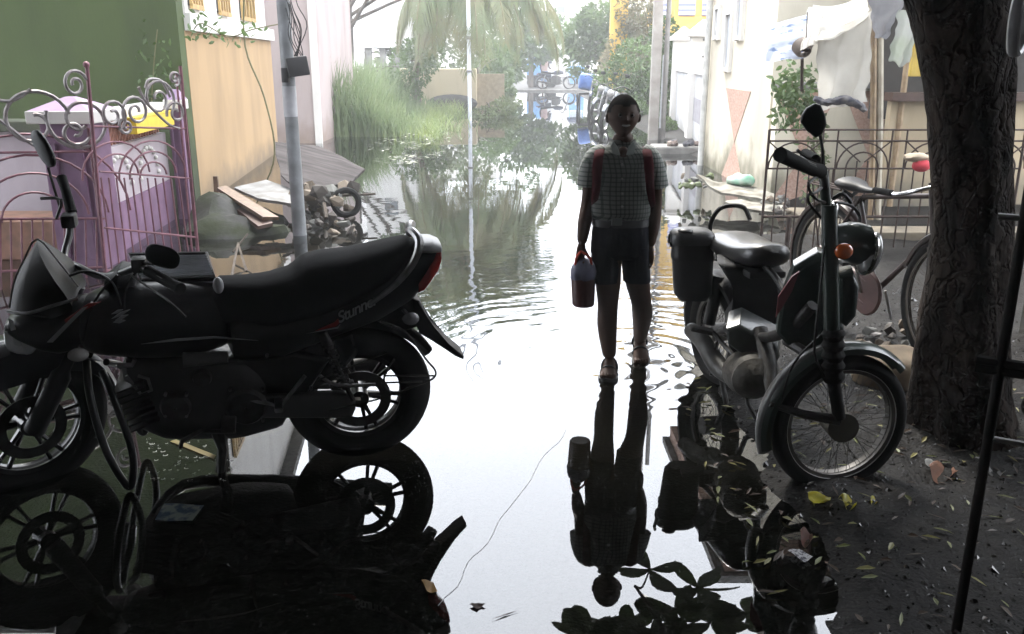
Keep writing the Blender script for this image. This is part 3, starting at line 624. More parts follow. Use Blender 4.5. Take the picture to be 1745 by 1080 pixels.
# wall between the pillars
Pa = V((P(172,300,6.75).x, 6.78, 0)); Pb = V((P(286,300,8.45).x, 8.5, 0)); pd = (Pb-Pa).normalized(); pn = V((pd.y, -pd.x, 0)); prot = Matrix(((pd.x, pn.x, 0), (pd.y, pn.y, 0), (0,0,1))); PL = (Pb-Pa).length
def pbox(bm, s0, s1, o0, o1, z0, z1, bev=0): box(bm, Pa+pd*(s0+s1)/2+pn*(o0+o1)/2+V((0,0,(z0+z1)/2)), (s1-s0, o1-o0, z1-z0), prot, bev)
gw = thing('compound_wall', 'pale pink garden wall with lattice strip between the purple pillars', 'wall', Pa)
bm = B(); pbox(bm, 0, PL, -.15, 0, .38, .82); obj('panel', bm, pinkwhite, gw, smooth=False)
bm = B(); pbox(bm, 0, PL, -.17, .02, -.06, .378); obj('plinth', bm, purple_pl, gw, smooth=False)
bm = B(); pbox(bm, 0, PL, -.18, .05, 1.03, 1.10, .008); obj('coping', bm, white_pl, gw, smooth=False)
bm = B()
for q in range(22):
    for s in (-1, 1):
        c = Pa+pd*(q+.5)*PL/22-pn*.07+V((0,0,.925)); rm = prot @ Matrix.Rotation(s*R(42), 3, 'Y'); box(bm, c+pn*s*.012, (.02, .024, .27), rm)
obj('lattice', bm, mat('terracotta', (.30,.13,.09), rough=.8), gw, smooth=False)
bm = B()
for s0 in (.35, 1.1):
    for j in range(12):
        a = math.pi*j/11; c = Pa+pd*(s0+.26*math.cos(a))+pn*.012+V((0,0,.5+.24*math.sin(a))); ball(bm, c, .022, u=8, v=5)
obj('arch_relief', bm, white_pl, gw)
bm = B(); pbox(bm, .30*PL, .93*PL, .055, .13, .90, 1.02, .006); o = obj('letter_box', bm, mat('yellow_tin', (.70,.50,.03), (.60,.42,.03), rough=.45), smooth=False, at=Pa+pd*PL*.6+V((0,0,.96)))
tag(o, 'long yellow tin box hung on the lattice of the garden wall', 'letter box')
bm = B(); pbox(bm, .29*PL, .94*PL, .052, .134, 1.022, 1.032); obj('lid', bm, mat('yellow_tin', (1,1,1)), o, smooth=False)
# left low wall, terracotta step behind left gate
lw = thing('compound_wall', 'low pale wall with grey ledge left of the broad purple pillar', 'wall', (-5, 7.6, 0))
bm = B(); box(bm, (-5.6, 7.6, .42), (3.7, .2, .98)); obj('wall', bm, pinkwhite, lw, smooth=False)
bm = B(); box(bm, (-5.6, 7.56, .955), (3.8, .34, .085), bev=.01); obj('ledge', bm, mat('mossy_concrete', (.10,.11,.07), (.06,.065,.045), scale=5, rough=.9), lw, smooth=False)
a = P(45, 420, 6.7); bm = B(); box(bm, (a.x-.2, 6.9, .15), (1.1, .5, .3), bev=.01); tag(obj('step', bm, mat('brick_step', (.24,.12,.08), (.14,.08,.05), scale=8, rough=.8), smooth=False, at=(a.x-.2,6.9,0)), 'brown brick step behind the left gate leaf', 'step')
# ---- scrollwork gate
def gate_plane(ga, gb): d = (gb-ga).normalized(); return ga, d, V((d.y, -d.x, 0))
def spiral(c, d, r, turns, a0, sgn=1, k=26):
    up = V((0,0,1)); out_ = []
    for i in range(k+1):
        t = i/k; a = a0+sgn*t*turns*2*math.pi; rr = r*(1-.8*t); out_.append(c+d*rr*math.cos(a)+up*rr*math.sin(a))
    return out_
def gpx(g):     # photo position -> point on the gate's plane
    return lambda px, py, off=0: PP(px, py, g[0]+g[2]*off, g[2])
g1 = gate_plane(G(184, 476), G(338, 437)); q = gpx(g1)
ga = thing('gate_leaf', 'closed pink iron gate leaf with silver scrolls right of the broad purple pillar', 'gate', g1[0])
bm = B()
tube(bm, [q(180,470), q(148,112)], .014, 8); ball(bm, q(147,110), .022, u=10, v=8); tube(bm, [q(338,437), q(307,112)], .014, 8); tube(bm, [q(328,437), q(300,125)], .008, 6)
tube(bm, [q(170,292), q(326,304)], .008, 6); tube(bm, [q(158,215), q(316,219)], .008, 6); tube(bm, [q(178,388), q(333,404)], .009, 6); tube(bm, [q(180,462), q(337,430)], .009, 6)
obj('frame', bm, pink_iron, ga)
bm = B()
for i in range(11):
    t = (i+.6)/11.5; a = q(184+150*t, 470-32*t); b_ = q(164+152*t, 302+2*t); tube(bm, [a, b_], .0065, 6)
for r_, px in ((.30,262),(.21,262),(.12,262),(.28,200),(.18,200)):
    c = q(px, 300); tube(bm, [c+g1[1]*r_*math.cos(math.pi*k/12)+V((0,0,r_*.85*math.sin(math.pi*k/12))) for k in range(13)], .007, 6)
obj('bars', bm, pink_iron, ga)
for (px, py, r_, tn, a0, sg) in ((192,195,.115,1.5,-1.2,1),(232,190,.12,1.6,3.6,-1),(270,168,.15,1.6,-.6,1),(300,192,.09,1.5,3.4,-1),(297,133,.055,1.4,-1.5,1),(128,143,.095,1.5,0.3,1),(215,215,.06,1.4,2.2,1)):
    bm = B(); tube(bm, spiral(q(px, py), g1[1], r_, tn, a0, sg), .011, 6); obj('scroll', bm, silver_iron, ga)
bm = B(); tube(bm, [q(236,148), q(246,170), q(262,188), q(288,212), q(306,219)], .010, 6, k=4); tube(bm, [q(248,150), q(254,135), q(275,138), q(290,165)], .010, 6, k=4); obj('scroll', bm, silver_iron, ga)
g2 = gate_plane(G(-190, 520), G(172, 470)); q2 = gpx(g2)
gb_ = thing('gate_leaf', 'pink iron gate leaf with concentric arches at the left edge', 'gate', g2[0])
bm = B(); tube(bm, [q2(182,472), q2(150,218)], .011, 8); tube(bm, [q2(-190,374), q2(178,372)], .009, 6); tube(bm, [q2(-190,470), q2(180,455)], .009, 6); tube(bm, [q2(-190,262), q2(160,258)], .009, 6); obj('frame', bm, pink_iron, gb_)
bm = B()
for i in range(20): px = -180+18.2*i; tube(bm, [q2(px, 515-.1*(px+180)), q2(px-2, 374)], .0065, 6)
for r_ in (.62,.47,.34,.20):
    for cpx in (60,-230): 
        c = q2(cpx, 374); tube(bm, [c+g2[1]*r_*math.cos(math.pi*k/16)+V((0,0,r_*.92*math.sin(math.pi*k/16))) for k in range(17)], .008, 6)
obj('bars', bm, pink_iron, gb_)
for (px, py, r_, tn, a0, sg) in ((57,208,.23,1.2,.2,1),(138,205,.22,1.4,2.8,1),(128,225,.10,1.3,0,-1)):
    bm = B(); tube(bm, spiral(q2(px, py), g2[1], r_, tn, a0, sg, 34), .013, 6); obj('scroll', bm, silver_iron, gb_)
bm = B(); tube(bm, [q2(-60,150), q2(-20,165), q2(10,172), q2(30,168), q2(52,152)], .012, 6, k=5); tube(bm, [q2(-40,185), q2(0,205), q2(35,232), q2(58,248)], .012, 6, k=4); obj('scroll', bm, silver_iron, gb_)

# ---- electric pole
pole_g = mat('pole_grey_paint', (.20,.21,.22), (.12,.125,.13), scale=7, rough=.55, bump=.0015)
pb_ = G(509, 402); pb_.y += .05
ep = thing('utility_pole', 'grey metal utility pole with white band and dark switch box at left', 'pole', pb_)
bm = B(); tube(bm, [pb_+V((.0,0,-.08)), pb_+V((-.005,0,1)), pb_+V((-.02,0,5.5))], [.060,.055,.048], 20); obj('shaft', bm, pole_g, ep)
bm = B(); tube(bm, [pb_+V((-.007,0,1.02)), pb_+V((-.008,0,1.27))], [.0575,.0575], 20); obj('white_band', bm, mat('white_band', (.36,.36,.38), rough=.6), ep)
bm = B(); c = P(507, 113, pb_.y-.08); box(bm, c, (.17,.12,.155), Matrix.Rotation(R(18),3,'Z') @ Matrix.Rotation(R(-8),3,'Y'), bev=.012); c2 = P(487, 128, pb_.y-.06); box(bm, c2, (.06,.08,.12), bev=.01)
obj('switch_box', bm, mat('switch_box', (.035,.034,.036), rough=.5), ep)
bm = B()
for i in range(9):
    random.seed(i+60); s = P(492+random.uniform(-6,10), 5+random.uniform(-30,20), pb_.y-.05); tube(bm, [s, s+V((.03+.02*i%3*.02, -.03, -.12)), s+V((random.uniform(-.02,.1), -.04, -.28)), c+V((random.uniform(-.05,.06), 0, .08))], .004, 5, k=4)
obj('wires', bm, black_plastic, ep)
# thin white pole, twin poles
b = G(801, 205); wp = thing('pole', 'thin white pole rising from the water before the palm', 'pole', b)
bm = B(); tube(bm, [b+V((0,0,-.1)), b+V((-.02,0,7))], .05, 10); obj('shaft', bm, mat('white_pole', (.52,.54,.58), rough=.5), wp)
bm = B(); cyl(bm, b+V((0,0,1.92)), b+V((0,0,2.0)), .085); cyl(bm, b+V((0,0,1.15)), b+V((0,0,1.2)), .07); obj('collar', bm, grey_conc, wp)
b = G(1112, 238); tp = thing('utility_pole', 'square grey concrete pole at the right edge of the street', 'pole', b)
bm = B(); box(bm, b+V((0,0,3.4)), (.17,.17,7), bev=.012); obj('shaft', bm, mat('weathered_concrete', (.33,.31,.29), (.22,.2,.18), scale=4, rough=.85, bump=.003), tp)
b = G(1118, 236)+V((.06,-.12,0)); tp2 = thing('pole', 'slim white pipe strapped in front of the square concrete pole', 'pole', b)
bm = B(); tube(bm, [b+V((0,0,-.1)), b+V((.01,0,1.55))], .034, 10); obj('shaft', bm, mat('white_pole', (1,1,1)), tp2)
bm = B(); box(bm, b+V((0,0,.1)), (.14,.13,.22), bev=.01); obj('foot', bm, grey_conc, tp2)
b = G(1128, 240)+V((.06,.3,0)); bm = B(); tube(bm, [b, b+V((0,0,6.8))], .045, 10); tag(obj('pipe', bm, mat('dark_pipe', (.2,.19,.18), rough=.6), at=b), 'tall dark grey pipe just right of the square concrete pole', 'pipe')
# platform of stones by the poles
b = G(1150, 262)+V((.1,.1,0)); bm = B(); box(bm, b+V((0,.2,.02)), (.85,.6,.18), bev=.03); tag(obj('plinth', bm, grey_conc, smooth=False, at=b), 'low pale concrete plinth in the water at the foot of the white wall', 'plinth')
random.seed(70)
for i in range(9):
    c = b+V((random.uniform(-.35,.35), random.uniform(-.05,.35), .15)); bm = B(); ball(bm, c, (random.uniform(.04,.08),)*2+(random.uniform(.03,.06),), u=8, v=6)
    for v in bm.verts: v.co += rv()*.012
    o = obj('stone', bm, mat('stone_%d' % (i % 3), [(.09,.06,.05),(.25,.2,.17),(.04,.04,.05)][i % 3], rough=.8), smooth=False, at=c); tag(o, 'stone on the low concrete plinth below the white wall', 'stone', 'stones on the plinth')
# ---- iron fence right
Yf = 7.0; fn = V((0,1,0)); fo = V((0,Yf,0)); qf = lambda px, py: PP(px, py, fo, fn)
fe = thing('fence', 'rusty iron fence panel with fan arches behind the moped', 'fence', G(1310, 400)); bm = B()
zt = qf(1305,221).z; z2 = qf(1310,240).z; z3 = qf(1310,287).z; zb_ = qf(1310,369).z; xl = qf(1305,300).x; xr = xl+2.0
def fx(z0, z1, x, r=.007): tube(bm, [(x, Yf, z0), (x, Yf, z1)], r, 6)
for z in (zt, z2, z3, zb_): tube(bm, [(xl, Yf, z), (xr, Yf, z)], .008 if z != zb_ else .012, 6)
fx(-.1, zt, xl, .011); fx(-.1, zt, xr, .011)
obj('rails', bm, rust_iron, fe); bm = B()
bay = .425; nb = 4
for k in range(nb+1):
    x = xl+k*(bay+.115)
    for s in (0, bay):
        if x+s < xr: fx(zb_-.25, zt, x+s)
    cx_ = x+bay/2
    if cx_+bay/2 > xr+.05: continue
    for r_ in (bay/2-.01, bay*.30, ):
        tube(bm, [(cx_+r_*math.cos(math.pi*j/14), Yf-.002, z3+r_*math.sin(math.pi*j/14)) for j in range(15)], .007, 6)
    for a in (38, 142): tube(bm, [(cx_+.02*math.cos(R(a)), Yf+.004, z3+.05), (cx_+.27*math.cos(R(a)), Yf+.004, z2)], .006, 6)
    for j in range(1, 5): fx(zb_-.25 if j % 2 else zb_, z3+(.06 if j in (2,3) else 0), x+bay*j/5, .006)
for j in range(3): fx(zb_-.25, z3, xl+.44+bay*0+(.02+.035*j), .006)
obj('bars', bm, rust_iron, fe)
p = qf(1345, 372); bm = B(); tube(bm, [(p.x, Yf, zb_), (p.x, Yf, -.1)], .02, 8); obj('post', bm, rust_iron, fe)
# floor slab behind/under the fence
bm = B(); box(bm, (4.4, 8.0, .02), (3.4, 1.3, .12), bev=.01); tag(obj('yard_floor', bm, mat('yard_mud', (.16,.13,.09), (.08,.07,.05), scale=5, rough=.8, bump=.006), smooth=False), kind='structure')
# bamboo posts
for i, (px0, px1, lab, r_) in enumerate(((1484, 1489, 'bamboo post holding up the tarps, left one of the pair', .028), (1496, 1500, 'pale squared post holding up the tarps, right one of the pair', .03))):
    a = P(px0, 390, 7.9); a.z = -.05; bm = B(); t_ = P(px1, 20, 7.9)
    tube(bm, [a, (a+t_)/2+V((.01,0,0)), t_], r_, 8, k=4); tag(obj('tarp_post', bm, mat('bamboo', (1,1,1)) if i == 0 else mat('pale_wood', (.42,.38,.30), (.3,.26,.2), scale=8, rough=.7), at=a), lab, 'post')
# ---- tarps
tarp_w = mat('white_tarp', (.78,.76,.72), (.62,.60,.56), scale=4, rough=.6, trans=.5, bump=.001, bscale=9)
tarp_g = mat('grey_green_tarp', (.42,.46,.38), (.5,.5,.5), scale=3, rough=.5, trans=.3, bump=.001, bscale=9)
printed = mat('printed_tarp', (.42,.46,.54), (.07,.14,.30), scale=9, rough=.5, trans=.3, lo=.36, hi=.46, stretch=(1,1,2.6))
def tarp(label, px4, Ys, m, amp=.03, fr=5, seed=0, sag=.0, thick=.003):
    c = [P(x, y, Y) for (x, y), Y in zip(px4, Ys)]
    def wv_(u, v):
        f = (abs(math.sin(u*fr*1.1+v*1.6+seed))**.7)*amp*.8*(.25+.75*v)+amp*.5*noise.noise(V((u*3.5+seed, v*1.4, 0)))
        rag = V((amp*.8*noise.noise(V((v*5, seed, 1))), 0, amp*1.2*noise.noise(V((u*2.6, seed, 2)))*v))
        return V((amp*.3*noise.noise(V((u*5, v*5, seed))), -f, -sag*math.sin(math.pi*u)))+rag
    bm = B(); patch(bm, c[0], c[1], c[2], c[3], 34, 28, wv_, thick); at = sum(c, V())/4
    return tag(obj('tarpaulin', bm, m, at=at, angle=60), label, 'tarpaulin')
tarp('white and blue printed plastic sheet hanging at the left end of the tarps', [(1312,42),(1398,18),(1372,100),(1303,104)], (8.2,8.0,7.7,7.8), printed, .03, 4, 1)
tarp('large bright white tarp forming the top of the lean-to roof', [(1385,8),(1475,-12),(1478,28),(1388,70)], (8.4,8.2,7.5,7.5), tarp_w, .04, 4, 2, .05)
tarp('long white sheet hanging down to the yard wall', [(1392,64),(1486,18),(1476,172),(1392,188)], (7.52,7.5,7.45,7.55), tarp_w, .045, 6, 3)
tarp('pleated narrow strip of white tarp above the hanging pot', [(1378,12),(1402,10),(1392,74),(1362,86)], (7.9,7.9,7.5,7.5), tarp_w, .03, 7, 4)
tarp('pointed grey sheet hanging from the roof between the posts and the trunk', [(1478,-5),(1548,-12),(1508,66),(1490,64)], (7.4,7.3,7.3,7.4), mat('grey_tarp', (.34,.34,.36), rough=.5, trans=.25), .03, 4, 5)
tarp('pale green stained sheet hanging next to the tree trunk', [(1532,16),(1572,20),(1548,112),(1512,104)], (7.3,7.3,7.2,7.2), tarp_g, .03, 3, 6)
tarp('small white sheet glimpsed right of the tree trunk at the top', [(1680,-20),(1760,-20),(1725,85),(1700,50)], (5.2,5.2,5.1,5.1), tarp_g, .02, 3, 7)
bm = B(); tube(bm, [P(1388,168,7.5), P(1410,174,7.48), P(1440,170,7.46), P(1462,178,7.46), P(1474,188,7.46)], [.02,.03,.035,.035,.02], 10, k=4)
for v in bm.verts: v.co += rv()*.008
tag(obj('rolled_cloth', bm, mat('grey_rag', (.05,.05,.07), (.16,.15,.15), scale=20, rough=.8), at=P(1430,178,7.4)), 'rolled grey rag lying on top of the wall below the long white sheet', 'cloth')
c = P(1372, 88, 7.6); bm = B(); 
disc_ring(bm, c, V((.15,-.8,-.5)), .042, [(.014,.0),(.004,.012),(-.008,.0),(.004,-.05),(.035,-.10),(.030,-.03)], 20); ball(bm, c+V((.01,.05,.06)), (.07,.06,.06), u=16, v=10)
tag(obj('clay_pot', bm, mat('dark_clay', (.12,.09,.07), rough=.7), at=c), 'dark clay pot hanging open mouthed under the white tarp', 'pot')
bm = B(); tube(bm, [c+V((0,0,.1)), P(1376,20,7.6)], .004, 5); tube(bm, [P(1367,100,7.7), P(1366,155,7.8)], .014, 6); tag(obj('rope', bm, rust_iron, at=c), 'dark rope and strip holding the clay pot below the tarp', 'rope')
c = P(1562, 285, 6.8); bm = B(); ball(bm, P(1570,282,6.8), (.07,.05,.05), u=10, v=8); tag(obj('rag', bm, mat('red_cloth', (.55,.04,.06), rough=.8), at=c), 'bright red cloth bundle tucked between fence and tree trunk', 'cloth')
bm = B(); ball(bm, P(1562,268,6.82), (.10,.06,.035), u=10, v=8)
for v in bm.verts: v.co += rv()*.006
tag(obj('rag', bm, mat('beige_cloth', (.45,.36,.26), rough=.8), at=c), 'beige cloth draped above the red bundle on the fence', 'cloth')
# ---- dark boundary at far right and black gate close to the camera
bm = B(); box(bm, (4.15, 4.6, .85), (2.6, .25, 1.9)); tag(obj('boundary_wall', bm, mat('shade_dark_wall', (.06,.055,.045), (.03,.03,.025), scale=5, rough=.9, bump=.006), smooth=False, at=(4.15,4.6,0)), 'boundary wall right of the tree trunk, coloured dark for shade', 'wall')  # shade is put into the dark colour of this wall
bm = B(); box(bm, (2.75,3.9,.4), (.7,1.2,.1)); 
g3 = (G(1628, 1078), V((0,0,0)), V((0,0,0)))
ba = G(1628, 1085); bb = V((1.95, 1.62, 0)); gd = V((bb.x-ba.x, bb.y-ba.y, 0)).normalized(); gn = V((gd.y, -gd.x, 0)); q3 = lambda px, py: PP(px, py, ba, gn)
bm.free()
black_iron = mat('black_iron', (.006,.006,.006), (.010,.008,.007), scale=30, rough=.7, spec=.1)
bg3 = thing('gate_leaf', 'black iron gate standing open close by at the right edge', 'gate', ba)
bm = B(); tube(bm, [ba+V((0,0,0)), ba+V((0,0,2.3))], .013, 10); obj('post', bm, black_iron, bg3)
bm = B(); z_r = q3(1664, 612).z
for z in (z_r, z_r-.022): tube(bm, [V((q3(1664,612).x, q3(1664,612).y, z)), ba+gd*.9+V((0,0,z))], .012, 8)
obj('top_rail', bm, black_iron, bg3)
for s in (.16, .32, .48, .64, .8): bm = B(); tube(bm, [ba+gd*s+V((0,0,.02)), ba+gd*s+V((0,0,z_r))], .012, 8); obj('bar', bm, black_iron, bg3)
for (px, py) in ((1700, 368), (1690, 747)):
    bm = B(); a = q3(px, py); tube(bm, [a, a+gd*.55], .008, 8); obj('cross_bar', bm, steel, bg3)
a = q3(1668, 640); bm = B(); sc_ = spiral(a+gd*.14+V((0,0,-.06)), gd, .05, 1.3, 0); tube(bm, sc_, .006, 6); obj('scroll', bm, dark_metal, bg3)
a = P(1738, 35, 2.2); bm = B(); disc_ring(bm, a, V((.8,-.6,0)), .075, [(.009*math.cos(k*math.pi/4), .014*math.sin(k*math.pi/4)) for k in range(8)], 30); tag(obj('hoop', bm, mat('grey_plastic', (.32,.32,.33), rough=.4), at=a), 'pale grey plastic hoop hung on the black gate at the top right', 'hoop')
# ---- debris at left
def slab(label, name, cat, pts, t, m, thick_dir=V((0,0,1)), bev=.006, rough=.006, seed=0):
    random.seed(seed); bm = B(); poly_prism(bm, pts, thick_dir, t)
    bmesh.ops.triangulate(bm, faces=[f for f in bm.faces if len(f.verts) > 4]); bmesh.ops.subdivide_edges(bm, edges=bm.edges[:], cuts=3, use_grid_fill=True)
    for v in bm.verts: v.co += V((noise.noise(v.co*6+V((seed,0,0))), noise.noise(v.co*6+V((0,seed,3))), noise.noise(v.co*5)))*rough
    return tag(obj(name, bm, m, at=sum(pts, V())/len(pts), smooth=False), label, cat)
grey_wood = mat('grey_wet_wood', (.075,.068,.068), (.035,.031,.031), scale=5, rough=.9, spec=.05, bump=.004, stretch=(.4,3,1), detail=8)
slab('big grey weathered board leaning on rubble right of the grey pole', 'board', 'board', [P(466,243,9.6), P(545,250,9.9), P(622,288,9.5), P(600,312,8.9), P(512,330,8.3), P(480,300,8.6)], .03, grey_wood, V((.1,-.55,1)), rough=.02, seed=1)
slab('white board lying flat between tan wall and grey pole', 'board', 'board', [P(400,322,8.4), P(455,308,8.8), P(512,330,8.4), P(515,352,8.0), P(440,340,8.0)], .03, mat('white_board', (.24,.24,.24), (.15,.145,.135), scale=6, rough=.9, spec=.08), V((0,-.3,1)), seed=2)
slab('long brown plank with orange edge below the white board', 'plank', 'plank', [P(370,322,8.3), P(385,318,8.4), P(475,372,7.7), P(448,372,7.6)], .035, mat('brown_plank', (.15,.09,.05), (.08,.045,.025), scale=8, rough=.6, stretch=(2,2,1)), V((.3,-.5,1)), seed=3)
slab('dark brown plank under the long brown plank', 'plank', 'plank', [P(395,352,8.1), P(420,345,8.2), P(465,382,7.6), P(440,388,7.5)], .04, mat('dark_plank', (.10,.06,.05), rough=.7), V((.3,-.5,1)), seed=4)
slab('short upright stump of wood against the tan wall', 'stake', 'stake', [P(364,300,8.6), P(371,300,8.6), P(374,335,8.6), P(366,335,8.6)], .03, mat('brown_plank', (1,1,1)), V((0,1,0)), rough=.004, seed=5)
bm = B(); c = G(385, 405); ball(bm, c+V((-.05,.35,-.05)), (.55,.5,.30), u=18, v=9)
for v in bm.verts: v.co += V((noise.noise(v.co*4)*.12, noise.noise(v.co*4+V((4,0,0)))*.1, .22*noise.noise(v.co*2.6)-.45*max(0, v.co.z-.02)*abs(v.co.x-c.x+.15)*1.6))+rv()*.012
for v in bm.verts: v.co.z = max(v.co.z, -.1)
tag(obj('tarp_heap', bm, mat('grey_green_sack', (.06,.06,.058), (.03,.036,.02), scale=4, rough=.9, spec=.08, bump=.01, bscale=12), at=c, angle=28), 'grey green sheet heaped over debris at the foot of the tan wall', 'heap')
random.seed(71)
rub = [mat('rubble_dark', (.05,.042,.036), rough=.9), mat('rubble_tan', (.15,.12,.09), rough=.9), mat('rubble_grey', (.13,.13,.12), rough=.9)]
RC = {'rubble_dark':'dark','rubble_tan':'tan','rubble_grey':'grey','pale_stone':'pale','pale_sheet':'whitish','leaf_pale':'green'}
def rubble(label, group, n, cfun, smin, smax, ms=rub, name='rubble_piece', cat='rubble'):
    for i in range(n):
        c = cfun(); bm = B(); bmesh.ops.create_icosphere(bm, subdivisions=1, radius=1)
        s = random.uniform(smin, smax); M = Matrix.Translation(c) @ Matrix.Rotation(random.uniform(0,6), 4, rv().normalized()) @ Matrix.Diagonal((s, s*random.uniform(.5,1), s*random.uniform(.3,.8), 1))
        for v in bm.verts: v.co += rv()*.22
        bmesh.ops.transform(bm, matrix=M, verts=bm.verts[:]); mm_ = random.choice(ms); tag(obj(name, bm, mm_, smooth=False, at=c), ('large ' if s > smin+(smax-smin)*.66 else 'small ' if s < smin+(smax-smin)*.33 else 'middling ')+RC[mm_.name]+' '+label, cat, group)
def cf():
    a = G(random.uniform(505,600), random.uniform(352,398)); a.z = random.uniform(-.03,.07); return a
rubble('rubble chunk at the foot of the grey pole', 'rubble around the grey pole', 46, cf, .035, .085)
rubble('chunk of rubble propping the big grey board', 'rubble under the grey board', 34, lambda: P(random.uniform(495,605), random.uniform(318,352), random.uniform(8.2,9.0))*1, .05, .11)
c = P(590, 345, 8.5); bm = B(); disc_ring(bm, c, V((.3,-1,.2)), .12, [(.03*math.cos(k*math.pi/4), .03*math.sin(k*math.pi/4)) for k in range(8)], 26)
o = tag(obj('old_tyre', bm, rubber, at=c), 'small old tyre stuck in the rubble under the big grey board', 'tyre')
bm = B(); tube(bm, [P(500,350,8.3), P(560,335,8.5), P(640,330,8.6)], .012, 6); tube(bm, [P(548,320,8.6), P(556,372,8.2)], .02, 6); tag(obj('stick', bm, bark, at=P(556,350,8.4)), 'crossed sticks poking from the rubble under the big grey board', 'stick')
bm = B(); c = P(452, 395, 7.4)
tube(bm, [G(395,470), G(408,440)+V((0,0,.12)), G(420,462)], .01, 6); tube(bm, [G(398,440)+V((0,0,.05)), G(425,432)+V((0,0,.16))], .008, 6); tag(obj('stick', bm, bark, at=G(408,450)), 'bent dark twigs standing in the water behind the motorcycle', 'stick')
# ---- debris at right of the street
pale = mat('pale_sheet', (.26,.25,.22), (.10,.09,.07), scale=6, rough=.9, spec=.08, bump=.004)
slab('pale torn sheet of board lying in the water before the cream house', 'board', 'board', [P(1190,302,9.4), P(1225,310,9.5), P(1300,322,9.2), P(1335,345,8.6), P(1290,340,8.6), P(1230,330,8.9)], .03, pale, V((0,-.2,1)), rough=.03, seed=8)
slab('second pale strip of board lying just in front of the torn sheet', 'board', 'board', [P(1235,345,8.4), P(1262,340,8.5), P(1335,352,8.2), P(1330,362,8.0), P(1270,358,8.1)], .025, pale, V((0,-.2,1)), rough=.025, seed=9)
bm = B(); c = P(1262, 308, 9.3); ball(bm, c, (.15,.12,.075), u=20, v=12)
for v in bm.verts: v.co += V((0,0,.03*noise.noise(v.co*12)))
tag(obj('green_cloth', bm, mat('green_cloth', (.12,.30,.20), (.3,.36,.3), scale=10, rough=.6), at=c), 'rounded green cloth bundle on the pale boards before the cream house', 'cloth')
rubble('leafy scrap at the left end of the pale boards', 'scraps by the pale boards', 16, lambda: P(random.uniform(1158,1215), random.uniform(298,318), random.uniform(9.4,10.0)), .025, .06, [lf_pale, rub[1], rub[2]], 'scrap', 'scrap')
rubble('rubble chunk between the fence foot and the pale boards', 'rubble by the fence foot', 22, lambda: P(random.uniform(1295,1345), random.uniform(335,372), random.uniform(7.9,8.6)), .03, .06, rub+[pale])
rubble('stone between bicycle and moped wheel', 'stones under the bicycle', 44, lambda: G(random.uniform(1460,1600), random.uniform(545,640), .06), .025, .06, [rub[1], rub[2], mat('pale_stone', (.32,.29,.27), rough=.5), rub[0]], 'stone', 'stone')
c = G(1530, 650, .04); bm = B(); ball(bm, c+V((0,.05,.02)), (.20,.14,.13), u=20, v=12)
for v in bm.verts: v.co += V((0,0,.03*noise.noise(v.co*8)))
tag(obj('sack', bm, mat('sand_sack', (.26,.20,.13), (.16,.12,.08), scale=9, rough=.8), at=c), 'brown sagging sack behind the moped front wheel', 'sack')
# ================================================================ MOTORCYCLE (left)
class Frame:
    def __init__(s, o, x_dir, lean=0):
        x = V((x_dir.x, x_dir.y, 0)).normalized(); ang = math.atan2(x.y, x.x)
        s.M = Matrix.Translation(o) @ Matrix.Rotation(ang, 4, 'Z') @ Matrix.Rotation(-lean, 4, 'X'); s.I = s.M.inverted()
        s.n = (s.M.to_3x3() @ V((0,1,0))).normalized()
    def l(s, px, py, off=0):           # photo position on the plane y=off of this frame, in frame coordinates
        return s.I @ PP(px, py, s.M @ V((0,off,0)), s.n)
def thing_f(name, label, cat, fr, group=None):
    o = thing(name, label, cat, group=group); o.matrix_basis = fr.M; bpy.context.view_layer.update(); return o
def super_sec(x, zl, zh, hw, yo=0, n=20, e=2.6, tw=1.0):
    c = (zl+zh)/2; h = (zh-zl)/2; out_ = []
    for i in range(n):
        a = 2*math.pi*i/n; ca, sa = math.cos(a), math.sin(a); yy = math.copysign(abs(ca)**(2/e), ca); zz = math.copysign(abs(sa)**(2/e), sa)
        w = hw*(1 if tw == 1 else (1+(tw-1)*(zz*.5+.5))); out_.append(V((x, yo+yy*w, c+zz*h)))
    return out_
def body(bm, top, bot, wt, n=26, yo=0, e=2.6, tw=1.0, ends=.35):
    """loft along x between two outlines [(x,z)], half width table over 0..1; ends rounded"""
    top = sorted(top); bot = sorted(bot); x0 = max(top[0][0], bot[0][0]); x1 = min(top[-1][0], bot[-1][0])
    if x1-x0 < .02: x0, x1 = min(top[0][0], bot[0][0]), max(top[-1][0], bot[-1][0])
    secs = []
    for i in range(n+1):
        t = i/n; x = x0+(x1-x0)*t; zh = interp(top, x); zl = interp(bot, x); c = (zh+zl)/2; h = max(.004, (zh-zl)/2)
        k = min(1, min(t, 1-t)/.06); k = ends+(1-ends)*math.sqrt(max(0, 1-(1-k)**2))
        secs.append(super_sec(x, c-h*k, c+h*k, interp(wt, t)*k, yo, e=e, tw=tw))
    loft(bm, secs)
